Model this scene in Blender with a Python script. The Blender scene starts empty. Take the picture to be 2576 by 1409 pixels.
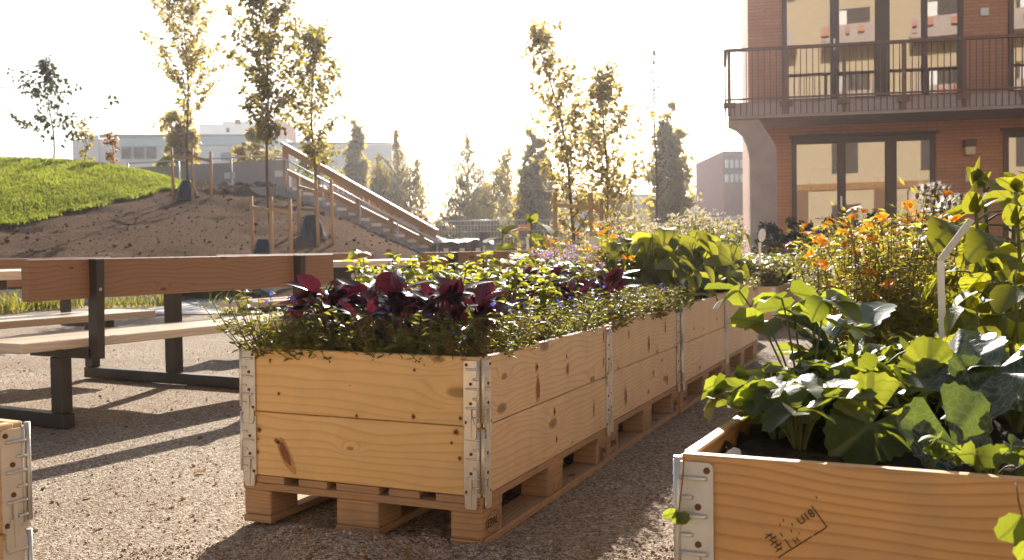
import bpy, math, random
import numpy as np
from mathutils import Vector, Matrix
rnd = random.Random(7)
rng = np.random.default_rng(11)
SC = bpy.context.scene
COL = SC.collection
PI = math.pi

# ------------------------------------------------------------------ camera
FPX, PITCH, ROLL, EYE = 2549.8, .030864, .014295, .8317      # focal length for a frame 2576 wide
def ray(px, py):
    a = px-1288; b = py-704.5; c, s = math.cos(ROLL), math.sin(ROLL)
    x = (c*a-s*b)/FPX; z = -(s*a+c*b)/FPX
    return x, math.cos(PITCH)+z*math.sin(PITCH), -math.sin(PITCH)+z*math.cos(PITCH)
def G(px, py, z=0):                      # point of the level plane z seen at a picture point
    x, y, d = ray(px, py); t = (z-EYE)/d
    return Vector((x*t, y*t, z))
def D(px, py, Y):                        # point at the depth Y seen at a picture point
    x, y, d = ray(px, py); t = Y/y
    return Vector((x*t, Y, EYE+d*t))
cam = bpy.data.cameras.new('camera'); camo = bpy.data.objects.new('camera', cam); COL.objects.link(camo)
cam.sensor_width = 36; cam.lens = FPX/2576*36; cam.clip_start = .05; cam.clip_end = 2000
M = Matrix(((1, 0, 0), (0, 0, -1), (0, 1, 0)))          # camera axes for a level view along +Y
camo.matrix_world = Matrix.Translation((0, 0, EYE)) @ (Matrix.Rotation(-PITCH, 3, 'X') @ M @ Matrix.Rotation(-ROLL, 3, 'Z')).to_4x4()
cam.dof.use_dof = True; cam.dof.focus_distance = 2.7; cam.dof.aperture_fstop = 10
SC.camera = camo

# ------------------------------------------------------------------ light
SUN_AZ, SUN_EL = math.radians(4.6), math.radians(27.5)
w = bpy.data.worlds.new('World'); SC.world = w; w.use_nodes = True
nt = w.node_tree; sky = nt.nodes.new('ShaderNodeTexSky'); sky.sky_type = 'NISHITA'; sky.sun_disc = False
sky.sun_elevation = SUN_EL; sky.sun_rotation = SUN_AZ; sky.air_density = 1.0; sky.dust_density = 2.0; sky.ozone_density = .6; sky.altitude = 0
bg = nt.nodes['Background']; bg.inputs[1].default_value = .05
nt.links.new(sky.outputs[0], bg.inputs[0])
sl = bpy.data.lights.new('sun', 'SUN'); sl.energy = 5.0; sl.angle = math.radians(.5); sl.color = (1, .925, .84)
so = bpy.data.objects.new('sun', sl); COL.objects.link(so)
sd = Vector((math.sin(SUN_AZ)*math.cos(SUN_EL), math.cos(SUN_AZ)*math.cos(SUN_EL), math.sin(SUN_EL)))
so.rotation_euler = sd.to_track_quat('Z', 'Y').to_euler(); so.location = (0, 0, 40)
vs = SC.view_settings; vs.view_transform = 'Standard'; vs.look = 'None'; vs.exposure = 1.43; vs.gamma = 1
SC.cycles.use_denoising = True
try: SC.cycles.denoiser = 'OPENIMAGEDENOISE'
except Exception: pass
SC.cycles.max_bounces = 8; SC.cycles.diffuse_bounces = 4; SC.cycles.transparent_max_bounces = 12
SC.cycles.volume_bounces = 0; SC.cycles.sample_clamp_indirect = 8; SC.cycles.caustics_reflective = False; SC.cycles.caustics_refractive = False

# ------------------------------------------------------------------ node helpers
class NT:
    def __init__(s, name):
        s.m = bpy.data.materials.new(name); s.m.use_nodes = True; s.t = s.m.node_tree
        s.p = s.t.nodes['Principled BSDF']; s.out = s.t.nodes['Material Output']
    def n(s, kind, **k):
        o = s.t.nodes.new('ShaderNode'+kind)
        for a, b in k.items(): setattr(o, a, b)
        return o
    def l(s, a, b): s.t.links.new(a, b)
    def val(s, sock, v):
        if hasattr(v, 'is_output') or hasattr(v, 'links'): s.l(v, sock)
        else: sock.default_value = v
    def math(s, op, a, b=None, c=None, clamp=False):
        o = s.n('Math', operation=op); o.use_clamp = clamp
        s.val(o.inputs[0], a)
        if b is not None: s.val(o.inputs[1], b)
        if c is not None: s.val(o.inputs[2], c)
        return o.outputs[0]
    def mix(s, f, a, b, kind='MIX'):
        o = s.n('MixRGB', blend_type=kind)
        s.val(o.inputs[0], f)
        for i, v in ((1, a), (2, b)):
            if isinstance(v, tuple): o.inputs[i].default_value = (*v[:3], 1)
            else: s.l(v, o.inputs[i])
        return o.outputs[0]
    def ramp(s, f, *stops):
        o = s.n('ValToRGB'); s.l(f, o.inputs[0]); e = o.color_ramp.elements
        while len(e) < len(stops): e.new(.5)
        for q, (p, c) in zip(e, stops):
            q.position = p; q.color = (*c, 1) if isinstance(c, tuple) else (c, c, c, 1)
        return o.outputs[0]
    def noise(s, vec, scale, detail=3, rough=.55, dist=0):
        o = s.n('TexNoise'); o.inputs['Scale'].default_value = scale; o.inputs['Detail'].default_value = detail
        o.inputs['Roughness'].default_value = rough; o.inputs['Distortion'].default_value = dist
        if vec is not None: s.l(vec, o.inputs['Vector'])
        return o.outputs[0]
    def coord(s, which='Object'): return s.n('TexCoord').outputs[which]
    def mapping(s, vec, scale=(1, 1, 1), loc=(0, 0, 0)):
        o = s.n('Mapping'); s.l(vec, o.inputs[0]); o.inputs['Scale'].default_value = scale; o.inputs['Location'].default_value = loc
        return o.outputs[0]
    def attr(s, name, out='Fac'):
        o = s.n('Attribute', attribute_name=name); return o.outputs[out]
    def bump(s, h, strength=.4, dist=.01):
        o = s.n('Bump'); o.inputs['Strength'].default_value = strength; o.inputs['Distance'].default_value = dist
        s.l(h, o.inputs['Height']); s.l(o.outputs[0], s.p.inputs['Normal']); return o.outputs[0]
    def col(s, v):
        if isinstance(v, tuple): s.p.inputs['Base Color'].default_value = (*v, 1)
        else: s.l(v, s.p.inputs['Base Color'])
    def set(s, rough=.6, spec=.5, metal=0):
        s.p.inputs['Roughness'].default_value = rough; s.p.inputs['Specular IOR Level'].default_value = spec; s.p.inputs['Metallic'].default_value = metal
        return s

def plain(name, c, rough=.6, spec=.4, metal=0, var=.12, vscale=6, bump=0, bscale=80):
    t = NT(name); co = t.coord()
    f = t.noise(co, vscale, 4)
    t.col(t.ramp(f, (.25, tuple(x*(1-var) for x in c)), (.75, tuple(min(1, x*(1+var)) for x in c))))
    t.set(rough, spec, metal)
    if bump: t.bump(t.noise(co, bscale, 4), bump, .004)
    return t.m

def wood(name, light, dark, rings=46, knot=.55, rough=.55, spec=.35, knotcol=None, wear=0):
    """sawn board: u along the board in metres, v across; 'rnd' shifts the figure for each board"""
    t = NT(name); uv = t.coord('UV'); r = t.attr('rnd')
    sep = t.n('SeparateXYZ'); t.l(uv, sep.inputs[0])
    off = t.math('MULTIPLY', r, 37.3)
    u = t.math('ADD', sep.outputs[0], off); v = t.math('ADD', sep.outputs[1], t.math('MULTIPLY', r, 11.7))
    def vec(a, b):
        c = t.n('CombineXYZ'); t.l(a, c.inputs[0]); t.l(b, c.inputs[1]); t.l(r, c.inputs[2]); return c.outputs[0]
    P = vec(u, v)
    vor = t.n('TexVoronoi', voronoi_dimensions='2D'); vor.inputs['Randomness'].default_value = .85; vor.inputs['Scale'].default_value = 1
    t.l(vec(t.math('MULTIPLY', u, 3.2), t.math('MULTIPLY', v, 7.5)), vor.inputs['Vector'])
    d = vor.outputs['Distance']; csep = t.n('SeparateColor'); t.l(vor.outputs['Color'], csep.inputs[0])
    has = t.math('GREATER_THAN', csep.outputs[0], knot)
    size = t.math('MULTIPLY_ADD', csep.outputs[1], .13, .03)
    kn = t.math('DIVIDE', d, size)
    bulge = t.math('MULTIPLY', t.math('POWER', 2.718, t.math('MULTIPLY', t.math('MULTIPLY', kn, kn), -.16)), has)
    warp = t.noise(t.mapping(P, (1.3, 3.2, 1)), 1, 2, .5)
    warp2 = t.noise(t.mapping(P, (5, 26, 1)), 1, 2, .5)
    g = t.math('MULTIPLY', v, rings)
    g = t.math('MULTIPLY_ADD', warp, rings*.16, g)
    g = t.math('MULTIPLY_ADD', warp2, .5, g)
    g = t.math('MULTIPLY_ADD', bulge, 2.3, g)
    f = t.math('FRACT', g)
    ringv = t.ramp(f, (0, .1), (.55, .25), (.86, 1.0), (1, .1))
    fine = t.noise(t.mapping(P, (6, 320, 1)), 1, 3, .6)
    blot = t.noise(t.mapping(P, (1.6, 5, 1)), 1, 3)
    a = t.mix(ringv, light, dark)
    a = t.mix(t.math('MULTIPLY', fine, .35), a, tuple(x*.75 for x in light))
    a = t.mix(t.math('MULTIPLY', t.math('SUBTRACT', blot, .45), .9, clamp=True), a, dark)
    kc = knotcol or tuple(x*.32 for x in dark)
    kmask = t.math('MULTIPLY', t.ramp(kn, (.0, 1.), (.62, .95), (.9, .35), (1.0, 0.)), has)
    a = t.mix(t.math('MULTIPLY', kmask, .85), a, kc)
    if wear:
        a = t.mix(t.math('MULTIPLY', t.ramp(t.noise(t.coord(), 9, 5), (.45, 0.), (.7, 1.)), wear), a, (.2, .17, .14))
    a = t.mix(t.math('MULTIPLY', r, .22), a, tuple(x*.8 for x in dark))
    t.col(a); t.set(rough, spec)
    t.bump(t.math('ADD', fine, t.math('MULTIPLY', ringv, .5)), .22, .0012)
    return t.m

def leafmat(name, top, trans, var=.35, tf=.5, rough=.42, spec=.45, vein=0, silver=0, dead=None):
    """thin leaf: reflected colour, colour of the light let through, 'rnd' varies leaf by leaf"""
    t = NT(name); r = t.attr('rnd')
    lo = tuple(x*(1-var) for x in top); hi = tuple(x*(1+var) for x in top)
    c = t.ramp(r, (0, lo), (1, hi)); tc = t.ramp(r, (0, tuple(x*(1-var*.8) for x in trans)), (1, tuple(min(1, x*(1+var*.6)) for x in trans)))
    if dead:
        m = t.math('GREATER_THAN', r, .93); c = t.mix(m, c, dead); tc = t.mix(m, tc, tuple(min(1, x*1.6) for x in dead))
    if vein or silver:
        uv = t.coord('UV'); sep = t.n('SeparateXYZ'); t.l(uv, sep.inputs[0])
        ax = t.math('ABSOLUTE', sep.outputs[0])
        mid = t.math('LESS_THAN', ax, .035)
        q = t.math('FRACT', t.math('MULTIPLY', t.math('SUBTRACT', sep.outputs[1], t.math('MULTIPLY', ax, .75)), 6.5))
        side = t.math('LESS_THAN', q, .13)
        vm = t.math('MAXIMUM', mid, t.math('MULTIPLY', side, .6))
        if vein:
            c = t.mix(t.math('MULTIPLY', vm, vein, clamp=True), c, tuple(min(1, x*2.2+.03) for x in top))
            tc = t.mix(t.math('MULTIPLY', vm, vein, clamp=True), tc, tuple(x*.38 for x in trans))
            mp = t.n('VectorMath', operation='ADD'); t.l(uv, mp.inputs[0]); cv = t.n('CombineXYZ'); t.l(t.math('MULTIPLY', r, 17), cv.inputs[0]); t.l(t.math('MULTIPLY', r, 29), cv.inputs[1]); t.l(cv.outputs[0], mp.inputs[1])
            sp = t.ramp(t.noise(mp.outputs[0], 6.5, 3), (.66, 0.), (.72, 1.)); c = t.mix(t.math('MULTIPLY', sp, .75), c, (.12, .075, .025)); tc = t.mix(t.math('MULTIPLY', sp, .75), tc, (.20, .11, .03))
            bl = t.noise(mp.outputs[0], 2.4, 4); tc = t.mix(t.math('MULTIPLY', t.math('SUBTRACT', bl, .5), 1.8, clamp=True), tc, tuple(x*.5 for x in trans))
            t.bump(t.math('ADD', vm, t.noise(t.coord(), 60, 3)), .35, .004)
        if silver:
            net = t.n('TexVoronoi', feature='DISTANCE_TO_EDGE'); net.inputs['Scale'].default_value = 9; t.l(uv, net.inputs['Vector'])
            sm = t.math('MULTIPLY', t.math('LESS_THAN', net.outputs[0], .09), t.math('GREATER_THAN', t.noise(uv, 2.5, 2), .42))
            c = t.mix(t.math('MULTIPLY', sm, silver), c, (.33, .36, .33))
    t.col(c); t.set(rough, spec)
    tr = t.n('BsdfTranslucent'); t.l(tc, tr.inputs[0])
    mx = t.n('MixShader'); mx.inputs[0].default_value = tf
    t.l(t.p.outputs[0], mx.inputs[1]); t.l(tr.outputs[0], mx.inputs[2]); t.l(mx.outputs[0], t.out.inputs[0])
    return t.m

# ------------------------------------------------------------------ mesh helpers
def mesh_np(name, V, Fq, mat, rn=None, uv=None, smooth=False):
    """V (n,3); Fq (m,k) all faces of one size; rn per face; uv per loop"""
    me = bpy.data.meshes.new(name); V = np.asarray(V, np.float32); Fq = np.asarray(Fq, np.int32); k = Fq.shape[1]
    me.vertices.add(len(V)); me.vertices.foreach_set('co', V.ravel())
    me.loops.add(Fq.size); me.loops.foreach_set('vertex_index', Fq.ravel())
    me.polygons.add(len(Fq)); me.polygons.foreach_set('loop_start', np.arange(0, Fq.size, k, dtype=np.int32))
    try: me.polygons.foreach_set('loop_total', np.full(len(Fq), k, np.int32))
    except Exception: pass
    if rn is not None:
        a = me.attributes.new('rnd', 'FLOAT', 'FACE'); a.data.foreach_set('value', np.asarray(rn, np.float32))
    if uv is not None:
        l = me.uv_layers.new(name='UVMap'); l.data.foreach_set('uv', np.asarray(uv, np.float32).ravel())
    if smooth: me.polygons.foreach_set('use_smooth', np.ones(len(Fq), bool))
    me.materials.append(mat); me.update(); me.validate()
    return me

class MB:
    """collects boxes, bars and prisms, and links them as ONE mesh object"""
    def __init__(s): s.v = []; s.f = []; s.r = []; s.uv = []; s.mi = []; s.sm = []
    def face(s, pts, r=0, uv=None, mi=0, sm=False):
        b = len(s.v); s.v += [tuple(p) for p in pts]; s.f.append(tuple(range(b, b+len(pts)))); s.r.append(r); s.mi.append(mi); s.sm.append(sm)
        s.uv += uv or [(0, 0)]*len(pts)
    def box(s, lo, hi, mtx=None, axis=0, r=None, mi=0, ch=0):
        """axis: the direction the grain runs; ch: bevel of all edges"""
        r = rnd.random() if r is None else r
        lo = Vector(lo); hi = Vector(hi)
        if ch:
            n = [(-1, -1), (1, -1), (1, 1), (-1, 1)]
            c = (lo+hi)/2; h = (hi-lo)/2
            P = {}
            for sx in (-1, 1):
                for sy in (-1, 1):
                    for sz in (-1, 1):
                        for a in range(3):
                            q = Vector((sx*h.x, sy*h.y, sz*h.z))
                            for b in range(3):
                                if b != a: q[b] -= (sx, sy, sz)[b]*ch
                            P[sx, sy, sz, a] = c+q
            quads = []
            for a in range(3):
                b, d = [(1, 2), (2, 0), (0, 1)][a]
                for sg in (-1, 1):
                    q = []
                    for (i, j) in n:
                        k = [0, 0, 0]; k[a] = sg; k[b] = i; k[d] = j; q.append(P[(*k, a)])
                    if sg < 0: q.reverse()
                    quads.append(q)
                for i in (-1, 1):            # bevel strips along axis a
                    for j in (-1, 1):
                        k0 = [0]*3; k0[a] = -1; k0[b] = i; k0[d] = j; k1 = list(k0); k1[a] = 1
                        q = [P[(*k0, b)], P[(*k1, b)], P[(*k1, d)], P[(*k0, d)]]
                        if i*j < 0: q.reverse()
                        quads.append(q)
            for key in [(x, y, z) for x in (-1, 1) for y in (-1, 1) for z in (-1, 1)]:
                q = [P[(*key, 0)], P[(*key, 1)], P[(*key, 2)]]
                if key[0]*key[1]*key[2] < 0: q.reverse()
                quads.append(q)
        else:
            x0, y0, z0 = lo; x1, y1, z1 = hi
            p = [Vector(q) for q in ((x0, y0, z0), (x1, y0, z0), (x1, y1, z0), (x0, y1, z0), (x0, y0, z1), (x1, y0, z1), (x1, y1, z1), (x0, y1, z1))]
            quads = [[p[i] for i in q] for q in ((0, 3, 2, 1), (4, 5, 6, 7), (0, 1, 5, 4), (2, 3, 7, 6), (1, 2, 6, 5), (3, 0, 4, 7))]
        o = [i for i in range(3) if i != axis]
        for q in quads:
            nn = (q[1]-q[0]).cross(q[2]-q[0]); ab = [abs(x) for x in nn]
            k = ab.index(max(ab))
            if k == axis: uv = [(a[o[0]]*.2, a[o[1]]) for a in q]
            else:
                c = [i for i in o if i != k][0]
                uv = [(a[axis], a[c]+a[k]*.3) for a in q]
            s.face([mtx @ a for a in q] if mtx else q, r, uv, mi)
        return s
    def bar(s, a, b, wd, ht, up=(0, 0, 1), r=None, mi=0, ch=0):
        """a rectangular bar from a to b"""
        a = Vector(a); b = Vector(b); x = (b-a); L = x.length; x.normalize()
        z = Vector(up); y = z.cross(x)
        if y.length < 1e-5: y = Vector((0, 1, 0)).cross(x)
        y.normalize(); z = x.cross(y)
        m = Matrix((( x.x, y.x, z.x, a.x), (x.y, y.y, z.y, a.y), (x.z, y.z, z.z, a.z), (0, 0, 0, 1)))
        return s.box((0, -wd/2, -ht/2), (L, wd/2, ht/2), m, 0, r, mi, ch)
    def tube(s, pts, rad, n=8, r=None, mi=0, cap=True, sm=True):
        r = rnd.random() if r is None else r
        pts = [Vector(p) for p in pts]; rad = rad if hasattr(rad, '__len__') else [rad]*len(pts)
        rings = []; prev = None
        for i, p in enumerate(pts):
            d = (pts[min(i+1, len(pts)-1)]-pts[max(i-1, 0)]).normalized()
            x = prev - d*prev.dot(d) if prev is not None else d.orthogonal()
            if x.length < 1e-4: x = d.orthogonal()
            x.normalize(); prev = x; y = d.cross(x)
            rings.append([p+(x*math.cos(2*PI*k/n)+y*math.sin(2*PI*k/n))*rad[i] for k in range(n)])
        L = 0
        for i in range(len(pts)-1):
            L2 = L+(pts[i+1]-pts[i]).length
            for k in range(n):
                j = (k+1) % n
                s.face([rings[i][k], rings[i][j], rings[i+1][j], rings[i+1][k]], r, [(L, k/n), (L, (k+1)/n), (L2, (k+1)/n), (L2, k/n)], mi, sm)
            L = L2
        if cap:
            s.face(list(reversed(rings[0])), r, None, mi); s.face(rings[-1], r, None, mi)
        return s
    def prism(s, poly, o, x, y, depth, r=None, mi=0):
        """outline poly (2-D) spanned by x and y from o, pushed back by the vector depth; counter-clockwise seen from the front (x cross y)"""
        r = rnd.random() if r is None else r
        o = Vector(o); x = Vector(x); y = Vector(y); dp = Vector(depth)
        A = [o+x*a+y*b for a, b in poly]; B = [p+dp for p in A]; n = len(A)
        s.face(A, r, [(a, b) for a, b in poly], mi)
        s.face(B[::-1], r, [(a, b) for a, b in poly][::-1], mi)
        for i in range(n):
            j = (i+1) % n
            s.face([A[j], A[i], B[i], B[j]], r, [(poly[j][0], poly[j][1]), (poly[i][0], poly[i][1]), (poly[i][0]+.02, poly[i][1]), (poly[j][0]+.02, poly[j][1])], mi)
        return s
    def mesh(s, name, mats, weld=False):
        me = bpy.data.meshes.new(name); me.from_pydata(s.v, [], s.f)
        a = me.attributes.new('rnd', 'FLOAT', 'FACE'); a.data.foreach_set('value', np.array(s.r, np.float32))
        l = me.uv_layers.new(name='UVMap'); l.data.foreach_set('uv', np.array(s.uv, np.float32).ravel())
        for m in (mats if isinstance(mats, (list, tuple)) else [mats]): me.materials.append(m)
        me.polygons.foreach_set('material_index', np.array(s.mi, np.int32)); me.polygons.foreach_set('use_smooth', np.array(s.sm, bool))
        if weld or any(s.sm):
            import bmesh
            bm = bmesh.new(); bm.from_mesh(me); bmesh.ops.remove_doubles(bm, verts=bm.verts, dist=1e-5); bm.to_mesh(me); bm.free()
        me.update(); return me
    def build(s, name, mats, parent=None, **k):
        return link(name, s.mesh(name, mats), parent, **k)

def link(name, data, parent=None, label=None, kind=None):
    o = bpy.data.objects.new(name, data); COL.objects.link(o)
    if parent: o.parent = parent
    if label: o['label'] = label
    if kind: o['kind'] = kind
    return o
def tag(o, label=None, cat=None, group=None, kind=None):
    if label: o['label'] = label
    if cat: o['category'] = cat
    if group: o['group'] = group
    if kind: o['kind'] = kind
    return o
def thing(name, label, cat, loc=(0, 0, 0), rz=0, group=None):
    o = bpy.data.objects.new(name, None); COL.objects.link(o); o.location = loc; o.rotation_euler = (0, 0, rz); o.empty_display_size = .1
    return tag(o, label, cat, group)
KIDS = {}
def kids(o): return [c for c in bpy.data.objects if c.parent == o]
def dup(root, loc, rz=0, label=None, group=None, scale=None, tilt=(0, 0)):
    r = root.copy(); COL.objects.link(r); r.location = loc; r.rotation_euler = (tilt[0], tilt[1], rz)
    if scale: r.scale = (scale,)*3 if not hasattr(scale, '__len__') else scale
    if label: r['label'] = label
    if group: r['group'] = group
    key = root.name
    if key not in KIDS: KIDS[key] = [(c, kids(c)) for c in kids(root)]
    for c, g in KIDS[key]:
        d = c.copy(); COL.objects.link(d); d.parent = r
        for q in g:
            e = q.copy(); COL.objects.link(e); e.parent = d
    return r

# leaves: every leaf is a small bent blade, many in one mesh
def blade(kind='oval', rows=5, fold=.18, droop=.25, teeth=0):
    """template leaf of length 1 along +y, lying in xy, returns verts, quads, uv per vertex"""
    V = []; U = []
    for i in range(rows+1):
        t = i/rows
        if kind == 'oval': wd = .30*math.sin(PI*min(1, t*.97+.02))**.75
        elif kind == 'beet': wd = .20*math.sin(PI*min(1, t*.95+.03))**.8
        elif kind == 'lance': wd = .15*math.sin(PI*min(1, t*.96+.03))**.8
        elif kind == 'needle': wd = .07*math.sin(PI*min(1, t*.9+.08))
        elif kind == 'heart': wd = .46*(math.sin(PI*min(1, (t*.86+.13)))**.8)*(1 if t > .02 else .55)*(1-.25*t)
        elif kind == 'round': wd = .42*math.sqrt(max(0, 1-(2*t-1)**2))
        else: wd = .3*math.sin(PI*t)
        if i == rows: wd = .004
        if teeth and 0 < i < rows: wd *= 1+teeth*(1 if i % 2 else -1)
        z = -droop*t*t
        V += [(-wd, t*(1-.15*droop), z+fold*wd), (0, t*(1-.15*droop), z), (wd, t*(1-.15*droop), z+fold*wd)]
        U += [(-wd, t), (0, t), (wd, t)]
    Q = []
    for i in range(rows):
        b = i*3
        Q += [(b, b+1, b+4, b+3), (b+1, b+2, b+5, b+4)]
    return np.array(V, float), np.array(Q), np.array(U, float)
def scatter(tmpl, P, A, N, S, mat, name, rn=None, smooth=True, curl=.28):
    """one leaf per row: foot P, axis A, upper side N, length S"""
    V, Q, U = tmpl; P = np.asarray(P, float); A = np.asarray(A, float); N = np.asarray(N, float); S = np.asarray(S, float)
    A = A/np.linalg.norm(A, axis=1, keepdims=True)
    X = np.cross(A, N); l = np.linalg.norm(X, axis=1, keepdims=True); X = np.where(l < 1e-4, np.array([[1., 0, 0]]), X/np.maximum(l, 1e-6)); Z = np.cross(X, A)
    n, k = len(P), len(V)
    V = V[None].repeat(n, 0); q = rng.normal(size=(5, n, 1))*curl; y_ = V[..., 1]; x_ = V[..., 0]      # each leaf bends and twists its own way
    V[..., 2] += q[0]*(y_-.2)**2*1.1+q[1]*x_*y_*1.3+q[2]*.10*np.sin(7*y_+q[3]*9)*np.abs(x_)*2; V[..., 0] += q[4]*.22*y_*y_; V = V*rng.uniform(.82, 1.18, (n, 1, 3))
    W = (V[:, :, 0, None]*X[:, None]+V[:, :, 1, None]*A[:, None]+V[:, :, 2, None]*Z[:, None])*S[:, None, None]+P[:, None]
    F = (Q[None]+(np.arange(n)*k)[:, None, None]).reshape(-1, Q.shape[1])
    rn = rng.random(n) if rn is None else np.asarray(rn)
    uv = U[Q.ravel()].reshape(1, -1, 2).repeat(n, 0)
    return mesh_np(name, W.reshape(-1, 3), F, mat, np.repeat(rn, len(Q)), uv, smooth)
def unit(n):
    v = rng.normal(size=(n, 3)); return v/np.linalg.norm(v, axis=1, keepdims=True)
# ------------------------------------------------------------------ materials of the made things
W_PINE = wood('planed pine', (.78, .54, .26), (.64, .38, .13), 40, .50, .5, .35, wear=.13)
W_PINE2 = wood('pale sawn pine', (.73, .54, .345), (.56, .37, .205), 54, .42, .6, .3, wear=.16)
W_PINE3 = wood('orange pine', (.70, .40, .15), (.48, .215, .06), 62, .62, .5, .35, wear=.22)
W_PALLET = wood('weathered pallet wood', (.50, .32, .18), (.33, .19, .095), 60, .5, .85, .2, wear=.5)
W_BENCH = wood('oiled larch', (.36, .185, .09), (.23, .105, .047), 44, .55, .42, .45, knotcol=(.05, .02, .01))
W_RAIL = wood('new rail timber', (.50, .28, .11), (.38, .18, .06), 40, .6, .6, .3)
W_STAKE = wood('round stake pine', (.55, .34, .16), (.42, .24, .10), 40, .6, .7, .3)
W_SEAT = wood('bleached larch with sun glare', (.72, .60, .46), (.56, .42, .29), 44, .55, .30, .6, knotcol=(.10, .05, .03))  # bleached wood made paler still, with the sun's glare put into its colour
STEEL = plain('dark bronze steel', (.065, .055, .048), .42, .5, .55, .2, 8, .15, 60)
GALVB = plain('zinc bolt', (.45, .45, .44), .4, .5, .6)
ZINC = plain('galvanised hinge plate', (.60, .565, .50), .38, .6, .45, .12, 30, .15, 160)
SCREW = plain('rusty screw head', (.12, .05, .025), .6, .4, .3, .3, 90)
INK = plain('black stencil ink', (.02, .017, .015), .7, .2)
BURN = plain('branded burn mark', (.10, .05, .025), .9, .1)
SOIL = plain('dark potting soil', (.035, .024, .017), .95, .15, 0, .5, 40, .9, 90)

ROW = math.radians(-22.47)

# hinge plate: foot of the corner edge at the origin, runs to +x, outer side -y
def hinge_mesh(mir):
    b = MB(); s = -1 if mir else 1
    def P(poly, y0, dep):
        pl = [(x*s, z) for x, z in poly]
        if mir: pl = pl[::-1]
        b.prism(pl, (0, y0, 0), (1, 0, 0), (0, 0, 1), (0, dep, 0), .3)
    c = [(.052-.008+.008*math.cos(a), .183-.008+.008*math.sin(a)) for a in (0, .5, 1.05, PI/2)]
    P([(.004, .0), (.052, .0)]+c+[(.004, .183)], -.0025, .004)
    c1 = [(.048-.008+.008*math.cos(a), -.034+.008+.008*math.sin(a)) for a in (-PI/2, -1.05, -.5, 0)]
    c0 = [(.012+.008+.008*math.cos(a), -.034+.008+.008*math.sin(a)) for a in (PI, PI+.5, PI+1.05, 1.5*PI)]
    P(c0+c1+[(.048, .008), (.012, .008)], -.0065, .005)          # locking tongue
    P([(.018, .006), (.042, .006), (.038, .022), (.022, .022)], -.0055, .004)
    P([(.027, -.028), (.033, -.028), (.033, .05), (.027, .05)], -.0085, .004)
    for k, z in enumerate((.160, .132, .106, .078, .052, .026)):
        x1 = .043 if k % 2 == 0 else .022
        pts = [(.005*s, -.0028, z), (.009*s, -.0052, z), ((x1-.004)*s, -.0052, z), (x1*s, -.0022, z)]
        b.tube(pts, .0032, 6, .3)
    if not mir: b.tube([(0, -.001, .012), (0, -.001, .19)], .0055, 8, .3)
    else: b.tube([(-.0085, -.0028, .012), (-.0085, -.0028, .182)], .0035, 6, .3)
    return b.mesh('hinge_plate', ZINC)
HINGE = {m: hinge_mesh(m) for m in (False, True)}
_s = MB(); _s.tube([(0, -.0048, 0), (0, -.001, 0)], [.0045, .0052], 9); SCREW_ME = _s.mesh('screw', SCREW)
SCREWS = ((.043, .172), (.030, .119), (.030, .065), (.044, .012))

def soil_mesh(z, seed, w=.8, l=1.2):
    r = np.random.default_rng(seed); nx, ny = 34, 50
    X, Y = np.meshgrid(np.linspace(-w+.024, -.024, nx), np.linspace(.024, l-.024, ny))
    Z = z+r.normal(size=X.shape)*.006
    for _ in range(26):
        cx, cy, a, q = r.uniform(-w, 0), r.uniform(0, l), r.normal()*.012, r.uniform(.03, .12)
        Z += a*np.exp(-((X-cx)**2+(Y-cy)**2)/q**2)
    V = np.stack([X.ravel(), Y.ravel(), Z.ravel()], 1)
    i = np.arange((nx)*(ny)).reshape(ny, nx)
    Q = np.stack([i[:-1, :-1], i[:-1, 1:], i[1:, 1:], i[1:, :-1]], -1).reshape(-1, 4)
    return mesh_np('soil', V, Q, SOIL, np.zeros(len(Q)), smooth=True)

def planter(label, loc, rz, seed, mat=None, screws=False, base=.144, tilt=(0, 0), w=.8, l=1.2, group='wooden pallet collar planters'):
    rnd.seed(seed); mat = mat or W_PINE
    t = thing('raised_planter', label, 'planter', loc, rz, group); t.rotation_euler = (tilt[0], tilt[1], rz)
    T = .021
    for k in range(2):
        z0 = base+.002+.195*k; z1 = z0+.1925
        e = rnd.uniform(-.002, .002)
        for nm, lo, hi, ax in (('board', (-w+.004, e, z0), (-.004, T, z1), 0), ('board', (-w+.004, l-T, z0), (-.004, l, z1), 0),
                               ('board', (-w, T+.001, z0), (-w+T, l-T-.001, z1), 1), ('board', (-T, T+.001, z0), (e, l-T-.001, z1), 1)):
            b = MB(); b.box(lo, hi, None, ax, None, 0, .0025); b.build(nm, mat, t)
        for rot, (ox, oy), ln in ((0, (-w, 0), w), (PI/2, (0, 0), l), (PI, (0, l), w), (1.5*PI, (-w, l), l)):
            for m in (False, True):
                h = link('hinge_plate', HINGE[m], t)
                d = Vector((math.cos(rot), math.sin(rot), 0))*(ln if m else 0); n_ = Vector((math.sin(rot), -math.cos(rot), 0))
                h.location = Vector((ox, oy, z0))+d+n_*(.0025+.0015*k); h.rotation_euler = (0, 0, rot)
                if screws and rot < 2:
                    for x, z in SCREWS:
                        q = link('screw', SCREW_ME, h); q.location = (-x if m else x, 0, z)
    link('soil', soil_mesh(base+.385-.020, seed, w, l), t)
    return t

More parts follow.
